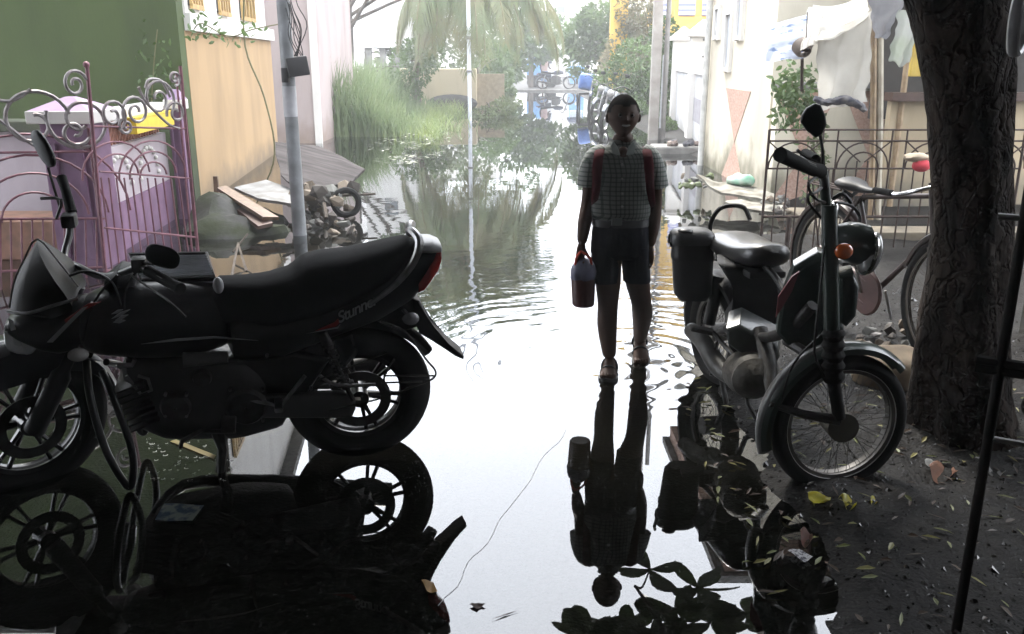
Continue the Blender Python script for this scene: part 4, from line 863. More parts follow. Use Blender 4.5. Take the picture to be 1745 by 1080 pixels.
def wheel(parent, c, yaw, Ro, w, kind='alloy', name='wheel', mt=None, rim_m=None, spokes=6, local_M=None, rr=None, rot0=.3, disc=True, ring=None):
    """tyre + rim as sub-parts; c in parent's frame, axis local y rotated by yaw"""
    wh_ = bpy.data.objects.new(name, None); COL.objects.link(wh_); wh_.parent = parent; wh_.location = c; wh_.rotation_euler = (0,0,yaw); wh_.empty_display_size = .05
    bm = B(); rt_ = w*.62 if rr is None else (Ro-rr)/2+.005
    prof = []
    for k in range(12): a = 2*math.pi*k/12; prof.append((rt_*math.cos(a), w/2*math.sin(a)))
    disc_ring(bm, (0,0,0), (0,1,0), Ro-rt_, prof, 56)
    obj('tyre', bm, rubber, wh_, world=False)
    Ri = rr or Ro-rt_*1.75; bm = B()
    disc_ring(bm, (0,0,0), (0,1,0), Ri, [(-.014,-w*.3),(.016,-w*.36),(.02,0),(.016,w*.36),(-.014,w*.3),(-.008,0)], 48)
    cyl(bm, (0,-w*.6,0), (0,w*.6,0), .035 if kind == 'alloy' else .045, seg=20)
    for k in range(spokes):
        a = rot0+2*math.pi*k/spokes
        if kind == 'alloy':
            for da in (-.13, .13):
                s_ = V((math.cos(a), 0, math.sin(a)))*.03; e_ = V((math.cos(a+da), 0, math.sin(a+da)))*(Ri-.004)
                tube(bm, [s_, s_*.5+e_*.5, e_], [.018,.011,.012], 6, flat=.7)
        else:
            for sy in (-1, 1):
                d1 = a+(.35 if k % 2 else -.35); tube(bm, [V((.045*math.cos(d1), sy*w*.45, .045*math.sin(d1))), V(((Ri-.008)*math.cos(a+.04*sy), 0, (Ri-.008)*math.sin(a+.04*sy)))], .0011, 4)
    obj('rim', bm, rim_m or black_paint, wh_, world=False)
    if kind == 'spoke' and ring: bm = B(); disc_ring(bm, (0,-w*.30,0), (0,1,0), Ri, [(.006+.008*math.cos(q*math.pi/4), .006*math.sin(q*math.pi/4)) for q in range(8)], 56); obj('rim_edge', bm, ring, wh_, world=False)
    if disc and kind == 'alloy':
        bm = B(); disc_ring(bm, (0,.055,0), (0,1,0), .10, [(-.02,-.002),(.02,-.002),(.02,.002),(-.02,.002)], 40); obj('brake_disc', bm, dark_metal, wh_, world=False)
    return wh_
rc = G(615, 757); fc = G(45, 815); FM = Frame(V((rc.x, rc.y, -.045)), fc-rc, R(7))
mc = thing_f('motorcycle', 'black motorcycle with silver wing mark parked in the flood water at left', 'motorcycle', FM)
L2 = lambda lst, off=0: [(FM.l(x, y, off).x, FM.l(x, y, off).z) for x, y in lst]
def mo(name, bm, m, parent=mc, **k): return obj(name, bm, m, parent, world=False, **k)
wb = (fc-rc).length
wheel(mc, (0,0,.285), 0, .285, .10, rot0=.25, name='rear_wheel')
fw_l = FM.l(42, 705); wheel(mc, (fw_l.x, 0, .285), R(30), .285, .085, rot0=.1, name='front_wheel')
# tank
bm = B(); body(bm, L2([(128,522),(150,502),(190,488),(245,481),(310,478),(372,482),(400,490)]), L2([(110,570),(160,592),(250,600),(330,600),(400,580)]), [(0,.07),(.2,.115),(.5,.145),(.8,.15),(1,.10)], e=2.4)
tank = mo('tank', bm, black_paint)
silver_dec = mat('silver_decal', (.42,.42,.43), rough=.35, metal=.5); red_dec = mat('red_decal', (.30,.02,.02), rough=.4)
def decal(pts, off, m, parent=mc, name='decal'):
    bm = B(); poly_prism(bm, [FM.l(x, y, off) for x, y in pts], V((0,1,0)), .004); return mo(name, bm, m, parent)
for i, (x0, y0, x1, y1, w_) in enumerate(((190,543,222,527,3),(196,546,219,536,3),(190,535,210,527,2.4),(193,549,214,546,3))):
    dx, dy = x1-x0, y1-y0; decal([(x0,y0),(x0+dx*.5,y0+dy*.5-w_*1.2),(x1,y1),(x0+dx*.5,y0+dy*.5+w_)], .152, silver_dec, tank, 'wing_emblem')
decal([(240,586),(300,577),(365,573),(440,580),(365,576),(300,581)], .142, silver_dec, tank, 'stripe')
decal([(110,545),(150,517),(172,514),(140,530),(116,556)], .15, red_dec, tank, 'stripe')
decal([(80,583),(118,545),(140,525),(150,522),(120,552),(90,583)], .155, silver_dec, tank, 'stripe')
# seat and tail
bm = B(); body(bm, L2([(352,490),(372,474),(410,474),(455,470),(494,459),(514,440),(545,433),(590,428),(640,417),(690,404),(706,402)]), L2([(352,540),(450,552),(540,530),(600,505),(660,470),(706,425)]), [(0,.06),(.15,.11),(.45,.14),(.7,.12),(1,.075)], e=3.0, n=34)
mo('seat', bm, seat_vinyl)
bm = B(); body(bm, L2([(380,520),(480,520),(580,490),(660,452),(700,412),(726,407),(747,412)]), L2([(380,605),(470,600),(560,566),(640,540),(700,508),(730,470),(747,436)]), [(0,.04),(.25,.08),(.6,.115),(1,.11)], e=3.2, n=30)
tail = mo('tail_cowl', bm, black_paint)
bm = B(); body(bm, L2([(708,470),(742,425),(751,422)]), L2([(700,498),(720,492),(744,462),(751,440)]), [(0,.04),(.5,.06),(1,.06)]); mo('tail_light', bm, red_lens)
bm = B(); body(bm, L2([(712,404),(735,404),(750,410)]), L2([(712,424),(735,426),(750,424)]), [(0,.06),(.5,.075),(1,.08)]); mo('tail_cap', bm, mat('grey_plastic', (1,1,1)), tail)
for s in (-1, 1):
    bm = B(); tube(bm, [FM.l(625,497,.0)+V((0,.125*s,0)), FM.l(668,462)+V((0,.13*s,0)), FM.l(697,428)+V((0,.12*s,0)), FM.l(708,402)+V((0,.10*s,.01)), FM.l(700,393)+V((0,.04*s,.01)), FM.l(697,394)], [.009,.012,.014,.016,.016,.016], 8, k=4); mo('grab_rail', bm, steel)
# lettering on the tail
fc_ = bpy.data.curves.new('badge', 'FONT'); fc_.body = 'Stunner'; fc_.size = .052; fc_.shear = .45; fc_.extrude = .0015; fc_.space_character = .88; fc_.offset = .0006
fo_ = bpy.data.objects.new('badge', fc_); COL.objects.link(fo_); bpy.context.view_layer.update(); me_ = bpy.data.meshes.new_from_object(fo_.evaluated_get(bpy.context.evaluated_depsgraph_get())); bpy.data.objects.remove(fo_)
a = FM.l(577,551,.122); b = FM.l(650,514,.122); dx = (b-a); ln = dx.length; tx = dx.normalized(); ty = V((0,1,0)).cross(tx)*-1
if ty.z < 0: ty = -ty
wd_ = max(v.co.x for v in me_.vertices); k = ln/wd_
me_.transform(Matrix.Translation(a) @ Matrix(((tx.x, ty.x, 0, 0), (tx.y, ty.y, 1, 0), (tx.z, ty.z, 0, 0), (0,0,0,1))) @ Matrix.Diagonal((k, k, 1, 1)))
me_.materials.clear(); mesh_obj('lettering', me_, silver_dec, tail, world=False)
decal([(536,564),(570,549),(576,543),(580,549),(572,556)], .113, red_dec, tail, 'stripe'); decal([(522,568),(575,557),(580,552),(576,559)], .113, silver_dec, tail, 'stripe')
# cowl, visor, headlight (turned with the bars)
steer = R(24); hd = FM.l(140, 560); hc = V((hd.x, 0, hd.z))
def turn(v): return Matrix.Translation(hc) @ Matrix.Rotation(steer, 4, 'Z') @ Matrix.Translation(-hc) @ v
bm = B(); vis = [(64,408),(100,447),(133,489),(131,506),(90,518),(43,532),(16,524),(22,489),(38,450)]
def shell(bm, outline, hw_edge, hw_c, off0=0):
    """double curved shield standing across the bike: left half outline traced, mirrored to y<0"""
    pts = [FM.l(x, y, off0) for x, y in outline]; c = sum(pts, V())/len(pts)
    rings = []
    for s in range(9):
        t = s/8*2-1; w = t*hw_c; sc = 1-.62*abs(t)**1.6; rings.append([V((c.x+(p.x-c.x)*sc-(.07*t*t), w, c.z-.03*t*t+(p.z-c.z)*(1-.5*abs(t)**1.6))) for p in pts])
    loft(bm, rings)
shell(bm, vis, .05, .12); mo('visor', bm, mat('smoke_visor', (.004,.004,.004), rough=.45, spec=.15))
bm = B(); tube(bm, [FM.l(16,524,.06), FM.l(24,480,.05), FM.l(42,440,.03), FM.l(64,407,.01), FM.l(100,446,.03), FM.l(134,489,.06)], .0035, 6, k=3); mo('visor_edge', bm, steel)
bm = B(); body(bm, L2([(14,536),(40,532),(90,520),(131,508),(165,500)]), L2([(14,545),(40,560),(84,585),(110,590),(165,585)]), [(0,.10),(.4,.13),(.8,.13),(1,.10)], e=2.6); mo('front_cowl', bm, black_paint)
bm = B(); body(bm, L2([(12,538),(40,541),(84,546)]), L2([(20,588),(40,594),(62,594),(80,575),(84,560)]), [(0,.06),(.5,.11),(1,.095)], e=2.4); hl = mo('headlight', bm, glass_lamp)
decal([(14,542),(22,546),(34,580),(38,590),(24,587)], .112, mat('lamp_white', (.75,.78,.8), rough=.1), hl, 'white_corner')  # white patch on the left corner of the headlight glass
bm = B(); tube(bm, [FM.l(13,530,.09), FM.l(45,534,.13), FM.l(90,521,.14), FM.l(133,508,.13)], .006, 6, k=4); mo('cowl_trim', bm, steel)
# front fender
def fender(parent, c, yaw, Rr, w, a0, a1, m, name='front_fender', crownh=.018, seg=30, t=.004, skirt=.02):
    rings = []; Ry = Matrix.Rotation(yaw, 3, 'Z')
    for i in range(seg+1):
        a = a0+(a1-a0)*i/seg; d = V((math.cos(a), 0, math.sin(a))); k = math.sin(math.pi*min(1, max(.0, (i+2)/(seg+4))))**.35
        sk = .02+(skirt-.02)*math.sin(math.pi*i/seg)**2
        pr = [(-sk,-w/2*k),(.0,-w/2*k),(crownh*.8,-w*.28*k),(crownh,0),(crownh*.8,w*.28*k),(0,w/2*k),(-sk,w/2*k),(-sk+.002,w/2*k-t),(crownh*.5,0),(-sk+.002,-w/2*k+t)]
        rings.append([Ry @ (d*(Rr+p[0])+V((0,p[1],0)))+V(c) for p in pr])
    bm = B(); loft(bm, rings); return obj(name, bm, m, parent, world=False)
fender(mc, (fw_l.x, 0, .285), R(30), .312, .19, R(2), R(172), mat('fender_paint', (.016,.016,.022), rough=.28, coat=.6), skirt=.12)
# fork, bars
for s in (-1, 1):
    bm = B(); tp_ = turn(FM.l(150,505)+V((0,.10*s,0))); bt_ = V((fw_l.x, 0, .285))+Matrix.Rotation(R(30),3,'Z') @ V((0,.085*s,0)); tube(bm, [tp_, (tp_+bt_)/2, (tp_*.45+bt_*.55), bt_], [.018,.02,.034,.036], 12)
    mo('fork_leg', bm, black_plastic)
wy = lambda px, py, Y: FM.I @ P(px, py, Y)
bm = B(); tube(bm, [wy(121,362,3.22), wy(118,400,3.2), wy(110,440,3.14), wy(135,455,3.05), wy(170,470,2.98), wy(205,466,2.93), wy(235,455,2.87), wy(255,463,2.82), wy(300,488,2.74)], .0125, 10, k=5)
mo('handlebar', bm, mat('bar_metal', (.16,.16,.16), rough=.3, metal=.8))
for pts in ((wy(105,303,3.30), wy(112,325,3.26), wy(122,362,3.22)), (wy(252,461,2.83), wy(280,477,2.78), wy(308,492,2.73))):
    bm = B(); tube(bm, pts, [.019,.017,.020], 12, k=5)
    mo('grip', bm, rubber)
bm = B(); tube(bm, [wy(96,372,3.2), wy(104,340,3.18), wy(70,338,3.2)], .006, 6, k=3); box(bm, wy(118,375,3.19), (.05,.06,.05), bev=.01); mo('brake_lever', bm, dark_metal)
bm = B(); tube(bm, [wy(225,470,2.85), wy(262,495,2.78), wy(290,515,2.72), wy(317,540,2.7)], .004, 6, k=4); box(bm, wy(238,450,2.86), (.05,.05,.05), bev=.012); mo('clutch_lever', bm, dark_metal)
def mirror(c, ax1, ax2, nrm, stalk, rs=.005):
    bm = B(); n = nrm.normalized(); rings = []
    for k in range(8):
        t = -math.pi/2+math.pi*k/7; rings.append([c+(ax1*math.copysign(abs(math.cos(2*math.pi*j/24))**.75, math.cos(2*math.pi*j/24))+ax2*math.copysign(abs(math.sin(2*math.pi*j/24))**.75, math.sin(2*math.pi*j/24)))*max(.05, math.cos(t)**.5)+n*.014*math.sin(t) for j in range(24)])
    loft(bm, rings); o_ = mo('mirror', bm, black_plastic)
    bm = B(); tube(bm, stalk, rs, 8, k=4); mo('mirror_stalk', bm, dark_metal, o_); return o_
c = wy(277,437,2.80); mirror(c, (wy(306,445,2.80)-c), (wy(274,455,2.82)-c), V((.2,.6,.5)), [wy(262,450,2.82), wy(244,448,2.84), wy(236,455,2.86)])
c = wy(74,253,3.22); mirror(c, (wy(90,283,3.20)-c)*1.05, (wy(84,248,3.2)-c), V((.5,.8,.1)), [wy(82,285,3.2), wy(92,320,3.2), wy(103,356,3.2)])
bm = B(); body(bm, L2([(178,470),(205,450),(235,452)]), L2([(178,492),(205,486),(235,484)]), [(0,.05),(.5,.08),(1,.05)]); mo('instrument_cluster', bm, black_plastic)
# engine and frame
bm = B(); body(bm, L2([(195,600),(300,592),(420,598),(500,640)]), L2([(215,660),(240,722),(285,738),(400,735),(480,720),(500,690)]), [(0,.05),(.3,.11),(.7,.10),(1,.06)], e=4); mo('engine', bm, mat('engine_black', (.022,.022,.022), (.012,.012,.012), rough=.5, bump=.003, bscale=40))
bm = B()
for i in range(8):
    a = FM.l(225+i*4, 640+i*9); box(bm, (a.x, 0, a.z), (.11,.21,.007), Matrix.Rotation(R(20),3,'Y'), bev=.002)
mo('cylinder_fins', bm, dark_metal)
for (px, py, r_) in ((300,690,.055),(420,690,.075),(345,640,.035)):
    a = FM.l(px, py, .1); bm = B(); disc_ring(bm, (a.x,.112,a.z), (0,1,0), r_*.5, [(-r_*.5,.0),(-r_*.4,.018),(r_*.35,.018),(r_*.5,.0)], 24); mo('engine_cover', bm, dark_metal)
a = FM.l(313,613,.12); b = FM.l(388,608,.12); bm = B(); tube(bm, [a, b], [.028,.022], 14); mo('air_scoop', bm, mat('grey_black_plastic', (.06,.06,.06), rough=.45))
a = FM.l(200,622,.09); bm = B(); tube(bm, [a, FM.l(225,622,.09), FM.l(230,612,.09)], .009, 6); tube(bm, [FM.l(215,640,.09), FM.l(240,672,.09), FM.l(258,665,.09), FM.l(252,645,.09), FM.l(235,640,.09)], .006, 6); mo('horn_bracket', bm, steel)
# crash guard
for s in (1, -1):
    bm = B(); y = .16*s; tube(bm, [FM.l(150,610,0)+V((0,.03*s,0)), FM.l(165,650)+V((0,y*.8,0)), FM.l(195,720)+V((0,y*1.2,0)), FM.l(228,778)+V((0,y*1.2,0)), FM.l(238,770)+V((0,y*1.2,0)), FM.l(236,725)+V((0,y*1.1,0)), FM.l(205,655)+V((0,y*.8,0)), FM.l(178,625)+V((0,.04*s,0))], .0135, 10, k=6); mo('crash_guard', bm, black_paint)
# swing arm, chain case, shocks, exhaust, rear fender
bm = B(); a = FM.l(535,690,.085); body(bm, [(.02,.33),(.1,.345),(.42,.36)], [(.02,.23),(.1,.235),(.42,.27)], [(0,.02),(1,.02)], yo=.085, e=5); mo('chain_case', bm, mat('grey_black_plastic', (1,1,1)))
for s in (-1, 1):
    bm = B(); tube(bm, [V((0,.075*s,.285)), V((.45,.06*s,.31))], .018, 8); mo('swing_arm', bm, dark_metal)
    bm = B(); A_ = V((.03,.105*s,.31)); B_ = V((.13,.10*s,.60)); n_ = 90; tube(bm, [A_, B_], .010, 8)
    tube(bm, [A_+(B_-A_)*(.2+.65*i/n_)+V((math.cos(i*.75)*.022, math.sin(i*.75)*.022, 0)) for i in range(n_+1)], .0035, 5); tube(bm, [A_+(B_-A_)*.72, B_], .020, 10); mo('shock_absorber', bm, dark_metal)
bm = B(); tube(bm, [V((.85,-.08,.32)), V((.7,-.11,.17)), V((.4,-.13,.20)), V((.3,-.15,.24)), V((-.12,-.16,.33))], [.02,.022,.03,.05,.052], 14, k=4); mo('exhaust', bm, black_paint)
fender(mc, (0,0,.285), 0, .32, .11, R(70), R(150), black_plastic, name='rear_mudguard')
bm = B(); fl = [(700,500),(712,505),(734,551),(762,578),(787,598),(786,604),(772,598),(738,575),(712,560),(700,530)]
poly_prism(bm, [FM.l(x, y) for x, y in fl], V((0,1,0)), .10, bev=.012); mo('rear_fender_flap', bm, black_plastic)
bm = B(); poly_prism(bm, [FM.l(x, y) for x, y in [(640,500),(700,500),(715,520),(712,548),(690,556),(640,545)]], V((0,1,0)), .09, bev=.01); mo('under_tail', bm, black_plastic)
for s in (-1, 1):
    a = FM.l(700,543,.12); bm = B(); ball(bm, (a.x, .12*s, a.z), (.032,.026,.024)); tube(bm, [(a.x, .11*s, a.z), (a.x+.02, .03*s, a.z+.005)], .008, 6); mo('rear_indicator', bm, mat('grey_indicator', (.20,.20,.21), rough=.25))
    a = FM.l(135,600,.14); bm = B(); ball(bm, (a.x, .16*s, a.z), (.034,.03,.022)); tube(bm, [(a.x, .15*s, a.z), (a.x, .06*s, a.z+.01)], .008, 6); mo('front_indicator', bm, mat('lamp_grey', (.35,.34,.33), rough=.2))
# saree guard
bm = B(); off = .19
gp = [FM.l(x, y, off) for x, y in ((648,548),(690,565),(726,612),(742,632),(736,646),(700,660),(680,668),(660,664),(655,640),(672,612))]
tube(bm, gp, .004, 6, k=4, closed=False)
for (a, b) in (((655,640),(740,640)),((650,652),(720,650)),((540,648),(660,600)),((645,680),(560,700))): tube(bm, [FM.l(*a, off), FM.l(*b, off)], .0035, 5)
mo('side_guard', bm, dark_metal)
# stands, pegs
bm = B(); tube(bm, [FM.l(372,735,.08), FM.l(380,765,.10), FM.l(376,815,.12)], [.03,.02,.012], 8); tube(bm, [FM.l(372,735,-.08), FM.l(380,765,-.10), FM.l(380,808,-.12)], [.03,.02,.012], 8); tube(bm, [FM.l(378,770,-.10), FM.l(378,770,.10)], .01, 8); mo('centre_stand', bm, dark_metal)
bm = B(); tube(bm, [FM.l(345,732,.14), FM.l(310,752,.17), FM.l(307,764,.18)], .009, 6); box(bm, FM.l(390,722,.17), (.05,.10,.02), bev=.006); tube(bm, [FM.l(345,735,.08), FM.l(400,735,.16)], .01, 6); mo('foot_peg', bm, dark_metal)
bm = B(); box(bm, FM.l(475,690,.15), (.03,.09,.02), bev=.006); tube(bm, [FM.l(420,680,.12), FM.l(478,692,.14), FM.l(520,640,.12)], .008, 6); tube(bm, [FM.l(545,640,.13), FM.l(575,656,.13), FM.l(640,655,.13)], .007, 6, k=3); mo('rear_foot_peg', bm, steel)
bm = B(); poly_prism(bm, [FM.l(x, y, .0) for x, y in [(370,600),(500,585),(560,600),(520,660),(420,690),(360,660)]], V((0,1,0)), .16, bev=.02); mo('side_panel', bm, black_paint)
bm = B(); poly_prism(bm, [FM.l(x, y, .0) for x, y in [(500,590),(560,572),(600,560),(612,590),(570,640),(520,660)]], V((0,1,0)), .10, bev=.02); mo('frame_panel', bm, black_plastic)
bm = B(); ball(bm, FM.l(372,486,.125), (.018,.014,.030)); mo('seat_chip', bm, mat('pale_chip', (.55,.55,.57), rough=.3))  # small pale chip at the front of the seat
for pts in ([(118,470),(150,462),(190,480),(205,520)], [(200,468),(170,500),(150,540),(142,580)], [(238,455),(215,490),(212,530),(228,560)]):
    bm = B(); tube(bm, [FM.l(x, y, .12) for x, y in pts], .0045, 6, k=4); mo('cable', bm, black_plastic)
for (px, py) in ((282,672),(318,672),(282,708),(318,708),(392,664),(448,664),(392,716),(448,716),(530,662),(600,650),(360,612),(455,606)):
    bm = B(); c = FM.l(px, py, .125); cyl(bm, c-V((0,.01,0)), c+V((0,.008,0)), .006, seg=6); mo('bolt', bm, steel)
# grey tray behind the bars
bm = B(); tq = [P(222,440,3.16), P(352,438,3.16), P(367,478,3.05), P(245,484,3.02)]; nn_ = (tq[1]-tq[0]).cross(tq[3]-tq[0]).normalized(); poly_prism(bm, tq, nn_, .03, bev=.004)
for i in range(9):
    u = (i+1)/10; tube(bm, [tq[0]*(1-u)+tq[3]*u-nn_*.018, tq[1]*(1-u)+tq[2]*u-nn_*.018], .004, 5); tube(bm, [tq[0]*(1-u)+tq[3]*u+nn_*.018, tq[1]*(1-u)+tq[2]*u+nn_*.018], .004, 5)
tr_ = tag(obj('tray', bm, mat('tray_grey', (.62,.64,.68), rough=.5), at=sum(tq,V())/4), 'grey ribbed plastic tray behind the motorcycle handlebar on its tank', 'tray')
bm = B(); tube(bm, [tq[0]+V((0,0,.01)), tq[1]+V((0,0,.01)), tq[2]+V((0,0,.01)), tq[3]+V((0,0,.01))], .012, 8, closed=True); obj('rim', bm, black_plastic, tr_)

# ================================================================ MOPED (right)
fp = V((1.17, 2.93, .02)); mp = thing('moped', 'old moped with black seat and pannier and spoked wheel turned towards the tree', 'moped', (1.02, 3.5, 0))
def po(name, bm, m, parent=mp, **k): return obj(name, bm, m, parent, **k)
wc = P(1429, 720, 2.93)
Yw = 2.93
rimr = (P(1531,720,Yw)-wc).length*1.0; tyr = (P(1553,720,Yw)-wc).length
w_ = wheel(mp, V(wc)-V((1.02,3.5,0)), R(10), tyr, .07, kind='spoke', name='front_wheel', rim_m=mat('dull_rim', (.16,.155,.15), (.08,.075,.07), rough=.5, metal=.5), spokes=28, rr=rimr*.97, ring=mat('bright_rim_edge', (.80,.80,.78), (.6,.58,.55), rough=.35))
# a clean hub drum
bm = B(); cyl(bm, wc+V((.0,-.05,0)), wc+V((0,.05,0)), .055, seg=24); po('hub', bm, mat('dull_alu', (.16,.15,.13), rough=.45, metal=.7))
silverp = mat('worn_silver_paint', (.16,.16,.16), (.08,.08,.08), scale=8, rough=.35, metal=.4); dgreen = mat('dark_green_paint', (.018,.032,.026), (.010,.016,.014), scale=4, rough=.3, coat=.4)
fender(mp, V(wc)-V((1.02,3.5,0)), R(10), tyr+.03, .09, R(42), R(196), dgreen)
fender(mp, V(wc)-V((1.02,3.5,0)), R(10), tyr+.036, .06, R(98), R(198), silverp, name='fender_strip')
# fork: single visible leg with gaiter, leading arm
for (dx, dY) in ((0,-.075),(.01,.085)):
    bm = B(); tube(bm, [P(1413,350,Yw+dY*.6+.03), P(1418,560,Yw+dY), P(1424,650,Yw+dY)], .026, 12); po('fork_leg', bm, dgreen)
    bm = B(); N_ = 11; tube(bm, [P(1420,560+i*9,Yw+dY) for i in range(N_)], [.040 if i % 2 else .030 for i in range(N_)], 14); tube(bm, [P(1421,650,Yw+dY), P(1430,712,Yw+dY)], .022, 10); po('gaiter', bm, rubber)
    bm = B(); tube(bm, [P(1312,688,Yw+dY), P(1370,706,Yw+dY), P(1430,716,Yw+dY)], [.011,.016,.02], 8); po('fork_arm', bm, dark_metal)
bm = B(); tube(bm, [P(1330,690,Yw-.08), P(1352,620,Yw-.09), P(1400,570,Yw-.08)], .004, 6, k=4); po('cable', bm, black_plastic)
bm = B(); tube(bm, [P(1405,640,Yw-.1), P(1388,600,Yw-.12), P(1395,520,Yw-.1), P(1405,420,Yw-.05)], .004, 6, k=4); po('cable', bm, black_plastic)
bm = B(); tube(bm, [P(1385,205,3.0), P(1400,235,3.0)], .003, 5); po('cable', bm, black_plastic)
# steering column, handlebar
bm = B(); tube(bm, [P(1420,560,3.0), P(1413,420,3.0), P(1408,350,3.0), P(1403,292,3.0)], [.036,.026,.018,.016], 12, k=3); po('steering_column', bm, dgreen)
bm = B(); tube(bm, [P(1406,322,3.0), P(1402,300,2.95), P(1385,284,2.85), P(1340,268,2.72)], .012, 10, k=4); tube(bm, [P(1406,322,3.0), P(1402,296,3.08), P(1380,275,3.2), P(1365,270,3.3)], .012, 10, k=4); po('handlebar', bm, dark_metal)
bm = B(); tube(bm, [P(1398,292,2.93), P(1370,282,2.82), P(1329,263,2.70)], [.024,.021,.023], 14, k=5); po('grip', bm, rubber)
bm = B(); tube(bm, [P(1390,272,3.16), P(1372,262,3.3)], [.018,.02], 12); po('grip', bm, rubber)
bm = B(); tube(bm, [P(1397,298,2.92), P(1378,312,2.84), P(1384,330,2.86), P(1400,320,2.92)], .005, 6, k=4); tube(bm, [P(1400,280,3.0), P(1375,268,3.0), P(1358,255,3.0)], .006, 6, k=3); po('brake_lever', bm, dark_metal)
c = P(1385, 205, 3.0); bm = B(); ol = [(1366,196),(1374,184),(1388,176),(1398,178),(1406,196),(1408,212),(1400,228),(1389,234),(1374,222),(1364,208)]
poly_prism(bm, [P(x, y, 3.0) for x, y in ol], V((.1,1,.1)), .024, bev=.008); mm = po('mirror', bm, black_plastic)
bm = B(); tube(bm, [P(1397,228,3.0), P(1402,260,3.0), P(1400,295,3.0)], .0055, 8, k=3); po('mirror_stalk', bm, dark_metal, mm)
bm = B(); tube(bm, [P(1403,262,3.02), P(1405,300,3.04), P(1412,360,3.05), P(1422,395,3.05)], .0045, 6, k=4); po('cable', bm, black_plastic)
bm = B(); tube(bm, [P(1406,345,2.97), P(1392,340,2.9), P(1380,330,2.9), P(1378,345,2.9), P(1400,372,2.95)], .005, 6, k=4); po('cable', bm, black_plastic)
bm = B(); tube(bm, [P(1425,345,3), P(1450,350,3.05), P(1465,370,3.1), P(1460,400,3.05)], .006, 6, k=4); po('cable', bm, black_plastic)
bm = B(); tube(bm, [P(1418,340,2.96), P(1436,330,2.96), P(1450,345,2.98)], .007, 6, k=4); po('cable', bm, black_plastic)
bm = B(); tube(bm, [P(1418,345,2.94), P(1424,352,2.92), P(1420,395,2.92)], .008, 8, k=4); po('handlebar_clamp', bm, chrome)
# headlamp nacelle facing right
bm = B(); a = P(1420,408,3.0); b_ = P(1478,418,2.96); secs = []
for i in range(13):
    t = i/12; c = a+(b_-a)*t; r_ = .03+.044*math.sin(math.pi*min(.62, .12+t*.55)); u = V((0,1,0)); v = V((0,0,1)); secs.append([c+u*r_*math.cos(2*math.pi*j/20)+v*r_*math.sin(2*math.pi*j/20) for j in range(20)])
loft(bm, secs); po('headlamp_shell', bm, dgreen)
c = P(1482,432,2.95); bm = B(); ball(bm, c, (.034,.062,.078), Matrix.Rotation(R(12),3,'Y'), 20, 12); po('headlamp', bm, mat('headlamp_glass', (.34,.34,.33), (.2,.2,.2), rough=.1, coat=1, scale=15))
bm = B(); disc_ring(bm, c-V((.008,0,0)), V((1,0,-.2)), .070, [(.006*math.cos(k*math.pi/3), .008*math.sin(k*math.pi/3)) for k in range(6)], 28); po('headlamp_rim', bm, chrome)
c = P(1438,428,2.86); bm = B(); ball(bm, c, (.031,.022,.028)); tube(bm, [c, c+V((-.02,.07,.0))], .008, 6); po('indicator', bm, orange_lens)
c = P(1424,428,2.88); bm = B(); ball(bm, c, (.018,.014,.018)); po('indicator_lens', bm, mat('lamp_grey', (1,1,1)))
# leg shield / tank cover
def fl(bm, pts, secs_r, seg=16, flat=1): tube(bm, pts, secs_r, seg, k=4, flat=flat)
bm = B(); poly_prism(bm, [P(x, y, 3.15) for x, y in [(1352,448),(1392,424),(1416,432),(1424,540),(1406,590),(1350,592),(1322,560),(1330,505)]], V((.25,1,.1)), .11, bev=.03); cov = po('tank_cover', bm, dgreen)
bm = B(); poly_prism(bm, [P(x, y, 3.07) for x, y in [(1322,540),(1326,505),(1350,470),(1362,462),(1350,495),(1332,525)]], V((.25,1,.1)), .01); po('stripe', bm, mat('faded_red', (.30,.08,.09), rough=.5), cov)
bm = B(); poly_prism(bm, [P(x, y, 2.95) for x, y in [(1428,462),(1452,458),(1462,480),(1456,530),(1440,548),(1428,540)]], V((.25,1,.1)), .12, bev=.03); po('front_cover', bm, dgreen)
# seat
bm = B(); A_ = P(1247,405,4.0); B_ = P(1322,436,3.52); dS = (B_-A_).normalized(); sd_ = dS.cross(V((0,0,1))).normalized(); up_ = sd_.cross(dS); secs = []
A_ = P(1238,412,4.02); L_ = (B_-A_).length
for i in range(20):
    t = i/19; c = A_+(B_-A_)*t; k = math.sqrt(max(.03, 1-(abs(t-.5)*2)**6)); hw = interp([(0,.125),(.35,.13),(.7,.115),(1,.095)], t)*k; hh = interp([(0,.055),(.5,.05),(1,.058)], t)*k
    c = c+up_*(.012*math.cos(t*5))
    secs.append([c+sd_*math.copysign(abs(math.cos(2*math.pi*j/22))**.8, math.cos(2*math.pi*j/22))*hw+up_*math.copysign(abs(math.sin(2*math.pi*j/22))**.8, math.sin(2*math.pi*j/22))*hh for j in range(22)])
loft(bm, secs); po('seat', bm, mat('glossy_seat_vinyl', (.020,.020,.021), (.014,.014,.014), rough=.32, bump=.0006, bscale=200, coat=.15))
bm = B(); box(bm, (A_+B_)/2-up_*.07, (.16,.42,.03), Matrix.Rotation(math.atan2(dS.y, dS.x)-math.pi/2,3,'Z'), bev=.01); po('seat_base', bm, black_plastic)
